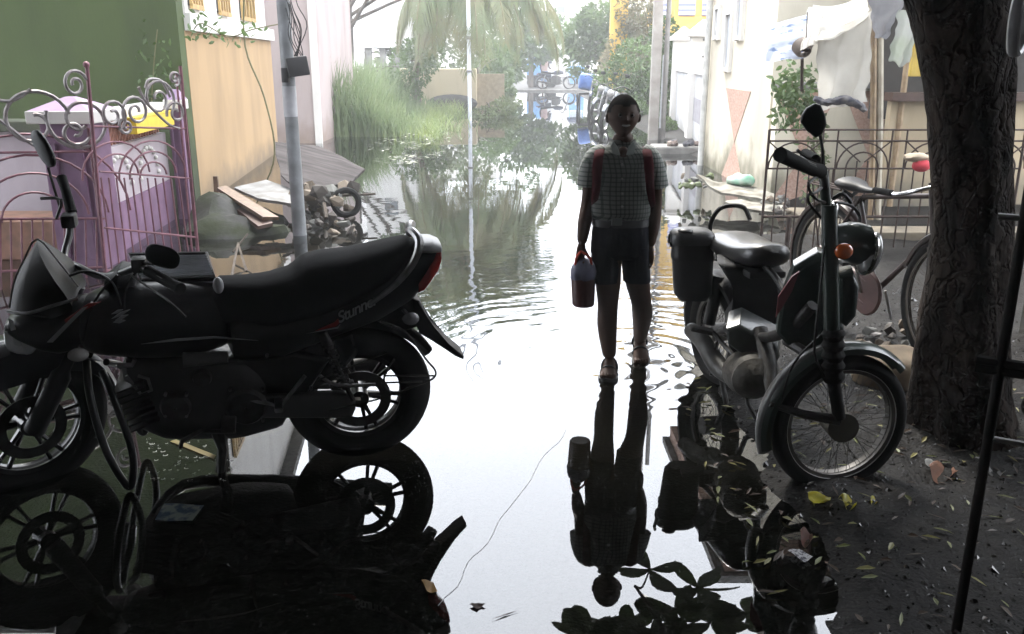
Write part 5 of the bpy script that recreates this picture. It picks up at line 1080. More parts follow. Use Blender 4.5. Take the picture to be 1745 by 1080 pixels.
# rear hoop, carrier, pannier
bm = B(); tube(bm, [P(1209,405,4.15), P(1212,378,4.15), P(1226,356,4.15), P(1248,350,4.15), P(1268,354,4.12), P(1278,374,4.08)], .011, 8, k=4); po('grab_hoop', bm, black_plastic)
bm = B(); tube(bm, [P(1205,415,4.1), P(1232,425,3.95), P(1240,440,3.85)], .010, 6, k=3); tube(bm, [P(1215,440,4.1), P(1260,445,3.9)], .012, 6); box(bm, P(1228,410,3.9), (.035,.02,.05), bev=.006); po('carrier', bm, dark_metal)
c0 = P(1178,398,3.95); bw_ = (P(1214,430,3.95)-P(1144,430,3.95)).length/2; bm = B(); secs = []
for (py, k, kk) in ((504,.80,.8),(509,.70,.7),(500,.90,.9),(470,.95,.95),(442,.98,.98),(440,1.03,1.03),(432,1.03,1.03),(430,1.0,1.0),(405,1.02,1.02)):
    c = P(1180,py,3.95)
    secs.append([c+V((math.copysign(abs(math.cos(2*math.pi*j/24))**.65, math.cos(2*math.pi*j/24))*bw_*k, math.copysign(abs(math.sin(2*math.pi*j/24))**.65, math.sin(2*math.pi*j/24))*bw_*.75*kk, 0)) for j in range(24)])
secs[0], secs[1] = secs[1], secs[0]; loft(bm, secs); pn_ = po('pannier', bm, black_plastic)
bm = B(); secs = []
for (py, k) in ((413,1.08),(404,1.10),(396,1.04),(391,.85),(388,.5)):
    c = P(1179,py,3.95); secs.append([c+V((math.copysign(abs(math.cos(2*math.pi*j/24))**.65, math.cos(2*math.pi*j/24))*bw_*k, math.copysign(abs(math.sin(2*math.pi*j/24))**.65, math.sin(2*math.pi*j/24))*bw_*.78*k, 0)) for j in range(24)])
loft(bm, secs); ball(bm, P(1168,393,3.9), (.035,.03,.012), u=12, v=8); po('lid', bm, mat('worn_black_plastic', (.05,.05,.052), (.02,.02,.02), rough=.4, scale=12), pn_)
bm = B(); tube(bm, [P(1143,418,3.9), P(1140,412,3.86), P(1142,400,3.88)], .008, 6); po('latch', bm, black_plastic, pn_)
# rear wheel and guards
rwc = V((.98, 4.02, .24))
wv_ = wheel(mp, rwc-V((1.02,3.5,0)), R(-76), .255, .075, kind='spoke', name='rear_wheel', rim_m=MATS['dull_rim'], spokes=28)
fender(mp, rwc-V((1.02,3.5,0)), R(-76), .285, .12, R(15), R(190), black_plastic, name='rear_mudguard')
bm = B(); tube(bm, [P(1262,440,3.85), P(1272,480,3.85), P(1276,520,3.82), P(1272,540,3.8)], [.03,.045,.045,.03], 12, k=4, flat=.5); po('side_cover', bm, mat('dark_maroon_paint', (.10,.02,.02), rough=.3, coat=.4))
bm = B(); tube(bm, [P(1262,462,3.8), P(1274,500,3.78), P(1276,535,3.78)], .012, 8, k=4); po('stripe', bm, mat('faded_red', (1,1,1)))
bm = B(); poly_prism(bm, [P(x, y, 3.7) for x, y in [(1222,440),(1328,448),(1332,470),(1318,520),(1330,560),(1280,560),(1235,540),(1262,500)]], V((.2,1,.1)), .16, bev=.03); po('rear_body', bm, black_plastic)
bm = B(); tube(bm, [P(1225,470,3.95), P(1215,520,3.95), P(1208,552,3.95)], .028, 10); po('shock_absorber', bm, black_plastic)
bm = B(); tube(bm, [P(1300,450,3.6), P(1320,470,3.5), P(1338,500,3.4)], .014, 8, k=3); po('shock_absorber', bm, black_plastic)
# floor box, engine, crankcase, muffler, pegs, stand
bm = B(); poly_prism(bm, [P(x, y, 3.5) for x, y in [(1240,545),(1262,538),(1325,570),(1330,590),(1320,612),(1300,602),(1262,585),(1242,570)]], V((.3,1,.3)), .16, bev=.02); po('tool_box', bm, mat('grey_green_box', (.05,.06,.058), (.03,.034,.034), rough=.35, coat=.3))
bm = B(); secs = []
for i in range(12):
    t = i/11; c = P(1262,625,3.55)*(1-t)+P(1292,650,3.25)*t; r_ = .092*math.sqrt(max(.1, 1-(2*t-1)**4))*(1+.09*(i % 2)); secs.append([c+V((math.cos(a)*r_, 0, math.sin(a)*r_*.95)) for a in [2*math.pi*j/18 for j in range(18)]])
loft(bm, secs); po('engine', bm, mat('dirty_alloy', (.085,.08,.07), (.035,.032,.028), scale=16, rough=.5, metal=.5, bump=.004, bscale=40))
bm = B(); tube(bm, [P(1178,562,3.9), P(1200,585,3.75), P(1225,625,3.6), P(1262,655,3.45)], [.036,.040,.044,.025], 14, k=3); po('muffler', bm, mat('dull_steel', (.075,.075,.072), (.035,.033,.03), scale=9, rough=.5, metal=.4))
bm = B(); box(bm, P(1196,562,3.72), (.11,.06,.022), Matrix.Rotation(R(12),3,'Y'), bev=.008); tube(bm, [P(1215,566,3.7), P(1245,600,3.6), P(1290,640,3.4)], .010, 8, k=3); tube(bm, [P(1212,640,3.6), P(1218,600,3.65), P(1225,575,3.7)], .009, 6); po('foot_peg', bm, dark_metal)
bm = B(); tube(bm, [P(1296,560,3.45), P(1310,620,3.3), P(1318,690,3.15)], [.03,.035,.02], 12, k=3, flat=.6); tube(bm, [P(1340,580,3.15), P(1372,600,3.05)], .02, 8); tube(bm, [P(1240,560,3.7), P(1300,575,3.4), P(1345,560,3.15), P(1385,520,3.05)], .022, 10, k=4); po('frame_tube', bm, dark_metal)
bm = B(); tube(bm, [P(1228,640,3.75), P(1238,690,3.7), P(1255,715,3.66)], .013, 8); tube(bm, [P(1268,640,3.55), P(1275,690,3.5), P(1290,715,3.45)], .012, 8); po('centre_stand', bm, dark_metal)

# ================================================================ BICYCLE
yb = 4.55; bi = thing('bicycle', 'old dark bicycle with worn saddle leaning behind the moped', 'bicycle', (P(1490,600,yb).x, yb, 0))
bx0 = bi.location.copy()
def bo(name, bm, m, parent=bi, **k): return obj(name, bm, m, parent, **k)
bik = mat('bicycle_paint', (.04,.018,.016), (.02,.012,.01), rough=.45)
rw = P(1402,445,yb+.15); fw = P(1618,540,yb-.1)
rw = V((1.83, 4.98, .36)); fw = V((2.09, 4.03, .36))
yawb = math.atan2(fw.y-rw.y, fw.x-rw.x)
for c, nm in ((rw, 'rear_wheel'), (fw, 'front_wheel')):
    wheel(bi, c-bx0, yawb, .345, .04, kind='spoke', name=nm, rim_m=mat('rusty_rim', (.10,.085,.07), (.05,.04,.03), rough=.5, metal=.6), spokes=32, rr=.305)
dB = (fw-rw).normalized(); bp = lambda x, z, y=0: rw+dB*x+V((0,0,z-.36))+V((dB.y, -dB.x, 0))*y
sad = P(1478,322,yb); sx = .20; sz = .83
bb_ = (.44,.30); hdx = .82
bm = B(); tube(bm, [bp(*bb_), bp(sx+.02, sz-.06)], .014, 10); tube(bm, [bp(*bb_), bp(hdx-.02,.66)], .015, 10); tube(bm, [bp(sx+.05,.78), bp(hdx-.05,.86)], .014, 10); tube(bm, [bp(hdx-.07,.92), bp(hdx,.62)], .018, 10)
for s in (-1, 1): tube(bm, [bp(0,.40,.05*s), bp(*bb_,.03*s)], .009, 8); tube(bm, [bp(0,.40,.05*s), bp(sx+.05,.78,.015*s)], .008, 8); tube(bm, [bp(hdx,.62,.03*s), bp(hdx+.06,.5,.045*s), bp(.98,.40,.045*s)], .010, 8, k=3)
bo('frame', bm, bik)
bm = B(); secs = []
for i in range(16):
    t = i/15; c = bp(sx-.13+.27*t, sz+.01*math.cos(t*4)); hw = interp([(0,.03),(.12,.09),(.35,.085),(.6,.04),(1,.022)], t); hh = interp([(0,.02),(.15,.035),(.5,.028),(1,.012)], t); sdv = V((dB.y, -dB.x, 0))
    secs.append([c+sdv*math.cos(2*math.pi*j/16)*hw+V((0,0,math.sin(2*math.pi*j/16)*hh)) for j in range(16)])
loft(bm, secs); tube(bm, [bp(sx-.06,sz-.03,.05), bp(sx-.05,sz-.06,.0), bp(sx-.06,sz-.03,-.05)], .012, 8); bo('saddle', bm, black_plastic)
bm = B(); h0 = bp(hdx-.08, sz+.0); tube(bm, [P(1508,326,4.45), P(1530,331,4.38), P(1562,325,4.28), P(1600,318,4.22), P(1640,322,4.2), P(1670,330,4.3)], .011, 10, k=4); tube(bm, [P(1604,318,4.22), bp(hdx-.07,.86)], .012, 8); bo('handlebar', bm, chrome)
bm = B(); tube(bm, [P(1490,324,4.52), P(1520,329,4.41)], .017, 10); bo('grip', bm, rubber)
bm = B(); cc = bp(*bb_,.06); dv = V((dB.y, -dB.x, 0)); disc_ring(bm, cc, dv, .06, [(-.06,-.012),(.055,-.012),(.065,0),(.055,.012),(-.06,.012)], 30)
tube(bm, [cc+V((0,0,.06)), bp(.0,.455,.06)], .014, 8); tube(bm, [cc-V((0,0,.06)), bp(.0,.345,.06)], .014, 8); bo('chain_case', bm, mat('red_brown_case', (.08,.035,.032), (.04,.02,.018), rough=.4))
bm = B(); tube(bm, [cc+dv*.03, cc+dv*.03+V((-.05,0,.16))], .008, 8); bo('crank', bm, steel); bm = B(); box(bm, cc+dv*.07+V((-.05,0,.165)), (.09,.08,.02), bev=.005); bo('pedal', bm, rubber); bm = B(); tube(bm, [cc-dv*.12, cc-dv*.12+V((.05,0,-.16))], .008, 8); bo('crank', bm, steel)
for c, a0, a1, nm in ((rw, R(20), R(200), 'rear_mudguard'), (fw, R(30), R(160), 'front_mudguard')): fender(bi, c-bx0, yawb, .365, .055, a0, a1, bik, name=nm, crownh=.01)
bm = B(); 
for s in (-1, 0, 1): tube(bm, [bp(-.2,.80,.05*s), bp(.12,.80,.05*s)], .006, 6)
tube(bm, [bp(-.2,.80,-.05), bp(-.2,.80,.05)], .006, 6); tube(bm, [bp(-.15,.80,.05), bp(0,.40,.06)], .005, 6); bo('carrier', bm, rust_iron)
# ================================================================ BOY
skin_m = mat('dark_skin', (.050,.026,.017), (.040,.020,.013), rough=.6, spec=.2, scale=10)
hair_m = mat('black_hair', (.006,.005,.005), rough=.95, spec=.05, bump=.002, bscale=180)
def check_mat():
    m = bpy.data.materials.new('checked_cotton'); m.use_nodes = True; t = m.node_tree; b = t.nodes['Principled BSDF']; b.inputs['Roughness'].default_value = .85; N = t.nodes.new; L = t.links.new
    uv = N('ShaderNodeTexCoord'); sp_ = N('ShaderNodeSeparateXYZ'); L(uv.outputs['Object'], sp_.inputs[0])
    def line(s, per, w):
        a = N('ShaderNodeMath'); a.operation = 'DIVIDE'; L(s, a.inputs[0]); a.inputs[1].default_value = per
        f = N('ShaderNodeMath'); f.operation = 'FRACT'; L(a.outputs[0], f.inputs[0]); g = N('ShaderNodeMath'); g.operation = 'LESS_THAN'; L(f.outputs[0], g.inputs[0]); g.inputs[1].default_value = w; return g.outputs[0]
    x = N('ShaderNodeMath'); x.operation = 'ADD'; L(sp_.outputs[0], x.inputs[0]); L(sp_.outputs[1], x.inputs[1])
    l1 = line(x.outputs[0], .021, .3); l2 = line(sp_.outputs[2], .021, .3); mx_ = N('ShaderNodeMath'); mx_.operation = 'ADD'; L(l1, mx_.inputs[0]); L(l2, mx_.inputs[1])
    r = N('ShaderNodeValToRGB'); L(mx_.outputs[0], r.inputs[0]); r.color_ramp.elements[0].color = (.21,.215,.205,1); r.color_ramp.elements[1].color = (.045,.058,.05,1)
    e = r.color_ramp.elements.new(.5); e.color = (.085,.105,.09,1); mh = N('ShaderNodeMath'); mh.operation = 'MULTIPLY'; mh.inputs[1].default_value = .5; L(mx_.outputs[0], mh.inputs[0]); L(mh.outputs[0], r.inputs[0])
    L(r.outputs[0], b.inputs['Base Color']); return m
shirt_m = check_mat(); shorts_m = mat('dark_shorts_cloth', (.008,.009,.013), rough=.95, spec=.1, bump=.002, bscale=30); red_strap = mat('red_strap', (.055,.006,.010), rough=.85, spec=.2)
def skin_mesh(verts, edges, radii, sub=2, root=0):
    me = bpy.data.meshes.new('tmp'); me.from_pydata(verts, edges, []); o = bpy.data.objects.new('tmp', me); COL.objects.link(o)
    s = o.modifiers.new('s', 'SKIN'); s.use_smooth_shade = True; s.branch_smoothing = .6
    for i, r in enumerate(radii):
        r = r if isinstance(r, tuple) else (r, r); me.skin_vertices[0].data[i].radius = r
    me.skin_vertices[0].data[root].use_root = True
    m2 = o.modifiers.new('u', 'SUBSURF'); m2.levels = sub; m2.render_levels = sub
    bpy.context.view_layer.update(); res = bpy.data.meshes.new_from_object(o.evaluated_get(bpy.context.evaluated_depsgraph_get())); bpy.data.objects.remove(o)
    return res
def head(bm, c, s, yaw=0, tilt=0, child=True):
    """s = head height"""
    Rm = Matrix.Rotation(yaw, 3, 'Z') @ Matrix.Rotation(tilt, 3, 'X'); vs_ = ball(bm, (0,0,0), 1, u=40, v=30)
    for v in vs_:
        d = v.co.normalized(); x, y, z = d
        w, dp, h = .385, .425, .5
        if z < -.05: k = (z+.05)/-.95; w *= 1-.42*k**1.2; dp *= 1-.20*k
        p = V((x*w, y*dp, z*h)); f = max(0, -y)
        def g(gx_, gz_, sx, sz): return math.exp(-((x-gx_)/sx)**2-((z-gz_)/sz)**2)*f
        p.y -= .075*g(0,-.14,.10,.12)+.035*g(0,.02,.06,.18)                                 # nose
        p.y += .045*(g(.30,.04,.15,.10)+g(-.30,.04,.15,.10))                                  # eye sockets
        p.y -= .022*(g(.30,.17,.2,.06)+g(-.30,.17,.2,.06)); p.y -= .03*g(0,-.40,.22,.05)+.03*g(0,-.49,.20,.05); p.y += .018*g(0,-.445,.24,.022)
        p.y -= .03*g(0,-.75,.25,.14); p.y -= .022*(g(.42,-.22,.2,.2)+g(-.42,-.22,.2,.2))
        v.co = p
    for sx in (-1, 1):
        ev = ball(bm, (sx*.392,.02,-.03), (.035,.075,.11), Matrix.Rotation(sx*.35,3,'Z'), 12, 8); vs_ = vs_+ev
    M = Matrix.Translation(c) @ (Rm*s).to_4x4(); bmesh.ops.transform(bm, matrix=M, verts=vs_); return M
def hand(bm, wrist, d, palm_n, s, side, curl):
    """palm + five tapered fingers. d: direction of fingers, palm_n: palm normal, s: hand length"""
    d = d.normalized(); n = (palm_n-d*palm_n.dot(d)).normalized(); t = d.cross(n).normalized()*side
    pl = s*.5; loft(bm, [[wrist+d*pl*k+(t*math.cos(2*math.pi*j/14)*hw+n*math.sin(2*math.pi*j/14)*th) for j in range(14)] for k, hw, th in ((-.12,s*.14,s*.11),(.15,s*.19,s*.12),(.6,s*.24,s*.12),(.95,s*.235,s*.09),(1.03,s*.20,s*.06))])
    for i, (o_, L_) in enumerate(((.185,.42),(.065,.48),(-.06,.45),(-.175,.34))):
        b = wrist+d*pl*.96+t*s*o_; pts = [b-d*s*.05, b]; dd = d; a = 0
        for k, seg_ in enumerate((.42,.33,.25)):
            a += curl*(.9+.12*i)*(1 if k else .8); dd = d*math.cos(a)+n*math.sin(a); pts.append(pts[-1]+dd*L_*s*seg_)
        tube(bm, pts, [s*.058,s*.056,s*.052,s*.046,s*.036], 8, k=2); ball(bm, pts[-1], s*.036, u=8, v=6)
    b = wrist+d*pl*.3+t*s*.17; q1 = b+(t*.6+d*.7+n*.15).normalized()*s*.22; q2_ = q1+(t*.1+d*.7+n*.6).normalized()*s*.18
    tube(bm, [b-t*s*.06, b, q1, q2_], [s*.07,s*.068,s*.055,s*.04], 8, k=2); ball(bm, q2_, s*.04, u=8, v=6)
def add_mesh(bm, me): bm.from_mesh(me); bpy.data.meshes.remove(me)
YB = 4.15
bq = lambda px, py, dy=0: P(px, py, YB+dy)
boy = thing('person', 'boy in checked shirt and dark shorts wading while carrying a maroon tin', 'person', (.52, YB, 0))
J = [bq(1056,405),                                                        # 0 pelvis
     bq(1057,360), bq(1060,300), bq(1062,262,.01), bq(1062,243,.0), bq(1062,222,-.01),            # 1-5 spine..neck
     bq(1036,262,.01), bq(1012,272,.0), bq(1002,345,.03), bq(996,380,-.02), bq(991,418,-.05),                # 6-10 left arm (viewer)
     bq(1088,262,.01), bq(1112,274,.0), bq(1117,345,.03), bq(1113,385,.0), bq(1107,422,-.03),                # 11-15 right arm
     bq(1034,425), bq(1036,470,-.02), bq(1036,520,-.03), bq(1034,550,-.01), bq(1039,612,-.02),                          # 16-20 left leg
     bq(1080,425), bq(1084,470,.02), bq(1092,508,-.02), bq(1095,534,.06), bq(1090,582,.25)]                              # 21-25
rad = [(.105,.08),(.098,.075),(.11,.078),(.085,.06),.058,.05, .05,.048,.035,.037,.024, .05,.048,.035,.037,.024, .082,.072,.052,.056,.034, .082,.072,.052,.056,.034]
E = [(0,1),(1,2),(2,3),(3,4),(4,5),(3,6),(6,7),(7,8),(8,9),(9,10),(3,11),(11,12),(12,13),(13,14),(14,15),(0,16),(16,17),(17,18),(18,19),(19,20),(0,21),(21,22),(22,23),(23,24),(24,25)]
bm = B(); add_mesh(bm, skin_mesh([tuple(v) for v in J], E, rad))
hc_ = bq(1062,198.5,-.02); hs = (bq(1062,162)-bq(1062,234)).length
HM = head(bm, hc_, hs, R(4), R(-3))
hand(bm, J[10], (bq(989,437,-.05)-J[10]), V((.4,-.3,.0)), .145, -1, .75)
hand(bm, J[15], (bq(1105,442,-.02)-J[15]), V((-.6,-.35,0)), .145, 1, .45)
def foot(bm, ankle, toe, sole_z, L_=.19, w=.036, pitch=0):
    d = V((toe.x-ankle.x, toe.y-ankle.y, 0)).normalized(); s = d.cross(V((0,0,1))); secs = []
    hb_ = V((ankle.x, ankle.y, sole_z))-d*L_*.28
    for t, hw, h in ((0,.45,.5),(.05,.75,.9),(.2,.85,1.15),(.35,.8,1.2),(.55,.9,.85),(.75,1.12,.55),(.9,1.1,.38),(1,.8,.2)):
        c = hb_+d*L_*t+V((0,0,h*.026+pitch*(L_*(1-t)))); secs.append([c+s*math.cos(2*math.pi*j/12)*w*hw+V((0,0,math.sin(2*math.pi*j/12)*h*.026)) for j in range(12)])
    loft(bm, secs)
    for i in range(5):
        b = hb_+d*L_*(.93-.02*i)+s*w*(.8-.4*i)*1+V((0,0,.014+pitch*.01)); tube(bm, [b-d*.02, b+d*(.022-.003*i)], [.011-.0012*i, .010-.001*i], 8); ball(bm, b+d*(.022-.003*i), .0105-.001*i, u=8, v=6)
    return d, s, hb_
f1 = foot(bm, bq(1039,612,-.02), bq(1036,640,-.16), .012)
f2 = foot(bm, bq(1090,584,.24), bq(1095,600,.08), -.005, pitch=.42)
body_o = obj('body', bm, skin_m, boy, angle=80)
for nm, (d, s, hb_), pit in (('sandal', f1, 0), ('sandal', f2, .42)):
    bm = B(); secs = []
    for t, hw in ((-.03,.7),(.05,1.0),(.3,.95),(.6,1.15),(.85,1.35),(1.0,1.15),(1.1,.6)):
        c = hb_+d*.19*t+V((0,0,-.006+pit*.19*(1-t))); secs.append([c+s*.036*hw*x+V((0,0,z)) for x, z in ((-1,-.006),(1,-.006),(1,.006),(-1,.006))])
    loft(bm, secs)
    for t in (.25,.62): c = hb_+d*.19*t+V((0,0,pit*.19*(1-t))); tube(bm, [c+s*.038*math.cos(math.pi*j/8)+V((0,0,.062*(1.25-t)*math.sin(math.pi*j/8))) for j in range(9)], .007, 6, flat=1)
    obj(nm, bm, black_plastic, boy)
# face details, hair
for sx in (-1, 1):
    bm = B(); ball(bm, HM @ V((sx*.14,-.345,.035)), .0115, u=12, v=8); ey = obj('eye', bm, mat('eye_white', (.10,.09,.08), rough=.5, spec=.2), boy); bm = B(); ball(bm, HM @ V((sx*.14,-.376,.035)), .0062, u=10, v=8); obj('iris', bm, hair_m, ey)
bm = B(); tube(bm, [HM @ V((x, -.395+abs(x)*abs(x)*1.4, -.212+abs(x)*.16)) for x in (-.10,-.05,0,.05,.10)], [.002,.0042,.0048,.0042,.002], 8, k=3); obj('teeth', bm, mat('teeth', (.22,.21,.19), rough=.4), boy)
bm = B(); vs_ = ball(bm, (0,0,0), 1, u=48, v=34)
for v in vs_:
    d = v.co.normalized(); p = V((d.x*.402, d.y*.446, d.z*.528)); n_ = noise.noise(d*9)*.008+noise.noise(d*30)*.006; v.co = HM @ (p*(1+n_))
bmesh.ops.delete(bm, geom=[v for v in bm.verts if (lambda q: q.z < (.235 if q.y < -.22 else (.05 if q.y < -.02 else -.16-.1*q.y)) + noise.noise(q*20)*.02)(HM.inverted() @ v.co)], context='VERTS')
obj('hair', bm, hair_m, boy)
# shirt: torso loft + sleeves
def ell(c, hw, hd, n=28, e=2.4): return [c+V((math.copysign(abs(math.cos(2*math.pi*j/n))**(2/e), math.cos(2*math.pi*j/n))*hw, math.copysign(abs(math.sin(2*math.pi*j/n))**(2/e), math.sin(2*math.pi*j/n))*hd, 0)) for j in range(n)]
bm = B(); secs = []
ppm = 1/(bq(1162,300)-bq(1062,300)).length*100
for (py, cx_, hw, hd) in ((384,1057,47,.082),(372,1057,48,.088),(362,1057,52,.098),(345,1057,51,.096),(320,1059,49,.094),(295,1060,50,.096),(278,1061,53,.092),(264,1062,52,.082),(255,1062,42,.066),(249,1062,30,.056),(243,1062,23,.052),(237,1062,20,.048)):
    secs.append(ell(bq(cx_, py, .01), hw/ppm, hd))
loft(bm, secs, cap=False)
for v in bm.verts: v.co += V((noise.noise(v.co*14), noise.noise(v.co*14+V((5,0,0)))*1.6, 0))*.006
bmesh.ops.solidify(bm, geom=bm.faces[:], thickness=.003)
for (pts, rs) in (((bq(1030,258,.01), bq(1014,268,.0), bq(1004,292,.01), bq(1003,313,.02)), [.042,.052,.054,.061]), ((bq(1094,258,.01), bq(1108,268,0), bq(1117,292,.01), bq(1119,316,.02)), [.042,.052,.054,.062])):
    r0 = len(bm.verts); tube(bm, pts, rs, 22, k=4, flat=.9)
COLLARS = []
for s in (-1, 1):    # collar wings
    cb_ = B(); poly_prism(cb_, [bq(1062+s*17,240,-.045), bq(1062+s*22,248,-.055), bq(1062+s*17,263,-.08), bq(1062+s*5,264,-.085), bq(1062+s*9,251,-.06)], V((0,1,.3)), .006, bev=.002); COLLARS.append(cb_)
bx_ = bq(1086,300,-.092); 
shirt = obj('shirt', bm, shirt_m, boy, angle=80)
for cb_ in COLLARS: obj('collar', cb_, mat('collar_cloth', (.20,.22,.21), rough=.8), shirt)
bm = B(); ball(bm, bq(1062,262,-.055), (.028,.018,.034)); 
obj('neck_opening', bm, skin_m, shirt)
bm = B()
for py in (280,305,330,352): ball(bm, bq(1060,py,-.09), (.006,.004,.006), u=8, v=6)
obj('button', bm, mat('button', (.3,.3,.28), rough=.4), shirt)
bm = B()
for (s, px, hw, hd, dy) in ((-1,1032,27,.078,0),(1,1081,29,.078,.02)):
    pass
secs = [ell(bq(1057,py,.0), hw/ppm, hd, 26) for py, hw, hd in ((376,46,.088),(390,49,.095),(410,51,.098),(428,51,.096),(438,48,.08))]
loft(bm, secs)
for (cx0, cx1, hw0, hw1, dy) in ((1033,1030,25,25,-.02),(1081,1086,25,24,.01)):
    loft(bm, [ell(bq(cx0+(cx1-cx0)*t, py, dy*t), (hw0+(hw1-hw0)*t)/ppm, .085-.005*t, 22) for t, py in ((0,418),(.3,438),(.7,460),(1,476),(1.02,478))])
for v in bm.verts: v.co += V((noise.noise(v.co*12), noise.noise(v.co*12+V((5,0,0))), 0))*.007
obj('shorts', bm, shorts_m, boy, angle=70)
bm = B(); loft(bm, [ell(bq(1057,py,.0), 49.5/ppm, .093, 28) for py in (383,371)]); belt = obj('belt', bm, mat('belt', (.02,.022,.025), rough=.5), boy)
bm = B(); box(bm, bq(1051,378,-.096), (.05,.012,.034), bev=.004); obj('buckle', bm, mat('buckle_grey', (.16,.17,.17), rough=.35, metal=.6), belt)
bag = thing('backpack', 'red school backpack worn on the boy with straps over both shoulders', 'backpack', bq(1062,310,.15))
bm = B(); c = bq(1062,322,.17); loft(bm, [ell(c+V((0,0,z)), hw, hd, 24, 3.2) for z, hw, hd in ((-.17,.09,.04),(-.16,.115,.062),(0,.125,.075),(.12,.115,.07),(.165,.09,.045),(.175,.05,.02))]); obj('pack', bm, red_strap, bag)
for s in (-1, 1):
    bm = B(); pts = [bq(1062+s*34,262,.12), bq(1062+s*37,251,.03), bq(1062+s*41,260,-.052), bq(1062+s*44,285,-.085), bq(1062+s*46,320,-.075), bq(1062+s*50,350,-.02), bq(1062+s*50,352,.09)]
    rings = tube(bm, pts, [.020,.021,.022,.023,.020,.014,.012], 10, k=5, flat=.25); obj('strap', bm, red_strap, bag)
# the lunch tin he carries
tinY = YB-.06; tb = lambda px, py, dy=0: P(px, py, tinY+dy)
tin = thing('lunch_tin', 'maroon cylindrical lunch tin with blue grey cloth top held by the boy', 'lunch tin', tb(994,520))
bm = B(); hw = (tb(1016,480)-tb(973,480)).length/2; loft(bm, [ell(tb(994,py), hw*k, hw*k, 28, 2.0) for py, k in ((520,.80),(517,.88),(495,.93),(475,.97),(468,1.0))]); obj('tin', bm, mat('maroon_plastic', (.05,.009,.009), rough=.35), tin)
bm = B(); loft(bm, [ell(tb(994,py), hw*k, hw*k, 28, 2.0) for py, k in ((472,1.04),(462,1.05),(452,.85),(444,.55),(440,.3))])
for v in bm.verts: v.co += V((1,1,.8))*noise.noise(v.co*30)*.012
obj('cloth_cover', bm, mat('blue_grey_cloth', (.09,.09,.14), (.05,.05,.08), scale=20, rough=.7), tin)
for s in (-1, 1): bm = B(); tube(bm, [tb(994+s*14,462,-.02), tb(994+s*12,440,-.02), tb(990,428,-.02)], .006, 8, k=3); obj('handle', bm, mat('orange_red_handle', (.55,.07,.04), rough=.5), tin)
# ================================================================ DISTANT VEHICLES
def simple_bike(label, loc, yaw, col_m, name='motorcycle', scale=1.0, lean=.12, group=None):
    t = thing(name, label, 'motorcycle', loc, group); t.rotation_euler = (-lean, 0, yaw); t.scale = (scale,)*3; bpy.context.view_layer.update()
    def so(nm, bm, m, parent=t): return obj(nm, bm, m, parent, world=False)
    for x, nm in ((-.62,'rear_wheel'),(.64,'front_wheel')): wheel(t, (x,0,.30), 0, .30, .085, kind='spoke', name=nm, rim_m=steel, spokes=18, rr=.235)
    bm = B(); body(bm, [(-.12,.80),(.0,.88),(.2,.90),(.38,.82)], [(-.12,.68),(.1,.66),(.38,.70)], [(0,.06),(.5,.13),(1,.09)]); so('tank', bm, col_m)
    bm = B(); body(bm, [(-.72,.84),(-.5,.82),(-.2,.78),(-.08,.80)], [(-.72,.76),(-.5,.72),(-.08,.70)], [(0,.09),(.5,.12),(1,.08)]); so('seat', bm, seat_vinyl)
    bm = B(); body(bm, [(-.85,.78),(-.6,.74),(-.2,.70)], [(-.85,.68),(-.5,.58),(-.2,.50)], [(0,.07),(1,.09)]); so('side_panel', bm, col_m)
    bm = B(); body(bm, [(-.2,.62),(.0,.66),(.25,.58)], [(-.2,.26),(.05,.22),(.25,.30)], [(0,.08),(.5,.12),(1,.08)], e=4); so('engine', bm, dark_metal)
    bm = B(); tube(bm, [(.2,-.1,.45),(.3,-.12,.28),(.0,-.14,.22),(-.35,-.15,.28),(-.85,-.16,.36)], [.02,.02,.025,.045,.04], 8, k=3); so('exhaust', bm, dark_metal)
    for s in (-1, 1):
        bm = B(); tube(bm, [(.64,.07*s,.30),(.42,.07*s,.92)], .022, 8); so('fork_leg', bm, steel); bm = B(); tube(bm, [(-.62,.09*s,.32),(-.5,.09*s,.66)], .025, 8); so('shock_absorber', bm, steel)
        bm = B(); tube(bm, [(.30,.22*s,1.02),(.34,.24*s,1.12),(.34,.26*s,1.22)], .005, 6); ball(bm, (.34,.28*s,1.26), (.015,.06,.04), u=10, v=8); so('mirror', bm, black_plastic)
    bm = B(); tube(bm, [(.24,-.34,.98),(.34,-.2,1.02),(.40,0,.94),(.34,.2,1.02),(.24,.34,.98)], .013, 8, k=4); so('handlebar', bm, dark_metal)
    bm = B(); ball(bm, (.50,0,.86), (.07,.08,.08)); so('headlight', bm, mat('lamp_grey', (1,1,1)))
    fender(t, (.64,0,.30), 0, .32, .11, R(35), R(170), col_m); fender(t, (-.62,0,.30), 0, .325, .12, R(30), R(185), col_m, name='rear_mudguard')
    bm = B(); ball(bm, (-.88,0,.70), (.03,.06,.04), u=10, v=8); so('tail_light', bm, red_lens)
    return t
fa = G(928, 152.5); fb_ = G(962, 152.5)
simple_bike('dark motorcycle parked side on at the dry far end of the street', V(((fa.x+fb_.x)/2, 43.2, .05)), 0, mat('dark_blue_paint', (.02,.03,.06), rough=.3))
silv = mat('silver_paint', (.20,.21,.23), rough=.28, metal=.5)
simple_bike('silver motorcycle nearest the twin poles in the row behind the boy', G(1044, 222)+V((0,.3,-.03)), R(-112), silv, scale=.95, group='motorcycles parked behind the boy')
simple_bike('silver motorcycle in the middle of the row behind the boy', G(1030, 205)+V((0,.2,-.03)), R(-118), silv, scale=.95, group='motorcycles parked behind the boy')
simple_bike('dark motorcycle at the far end of the row beside the blue covered load', G(1012, 190)+V((0,.2,-.03)), R(-105), mat('dark_blue_paint', (1,1,1)), group='motorcycles parked behind the boy')
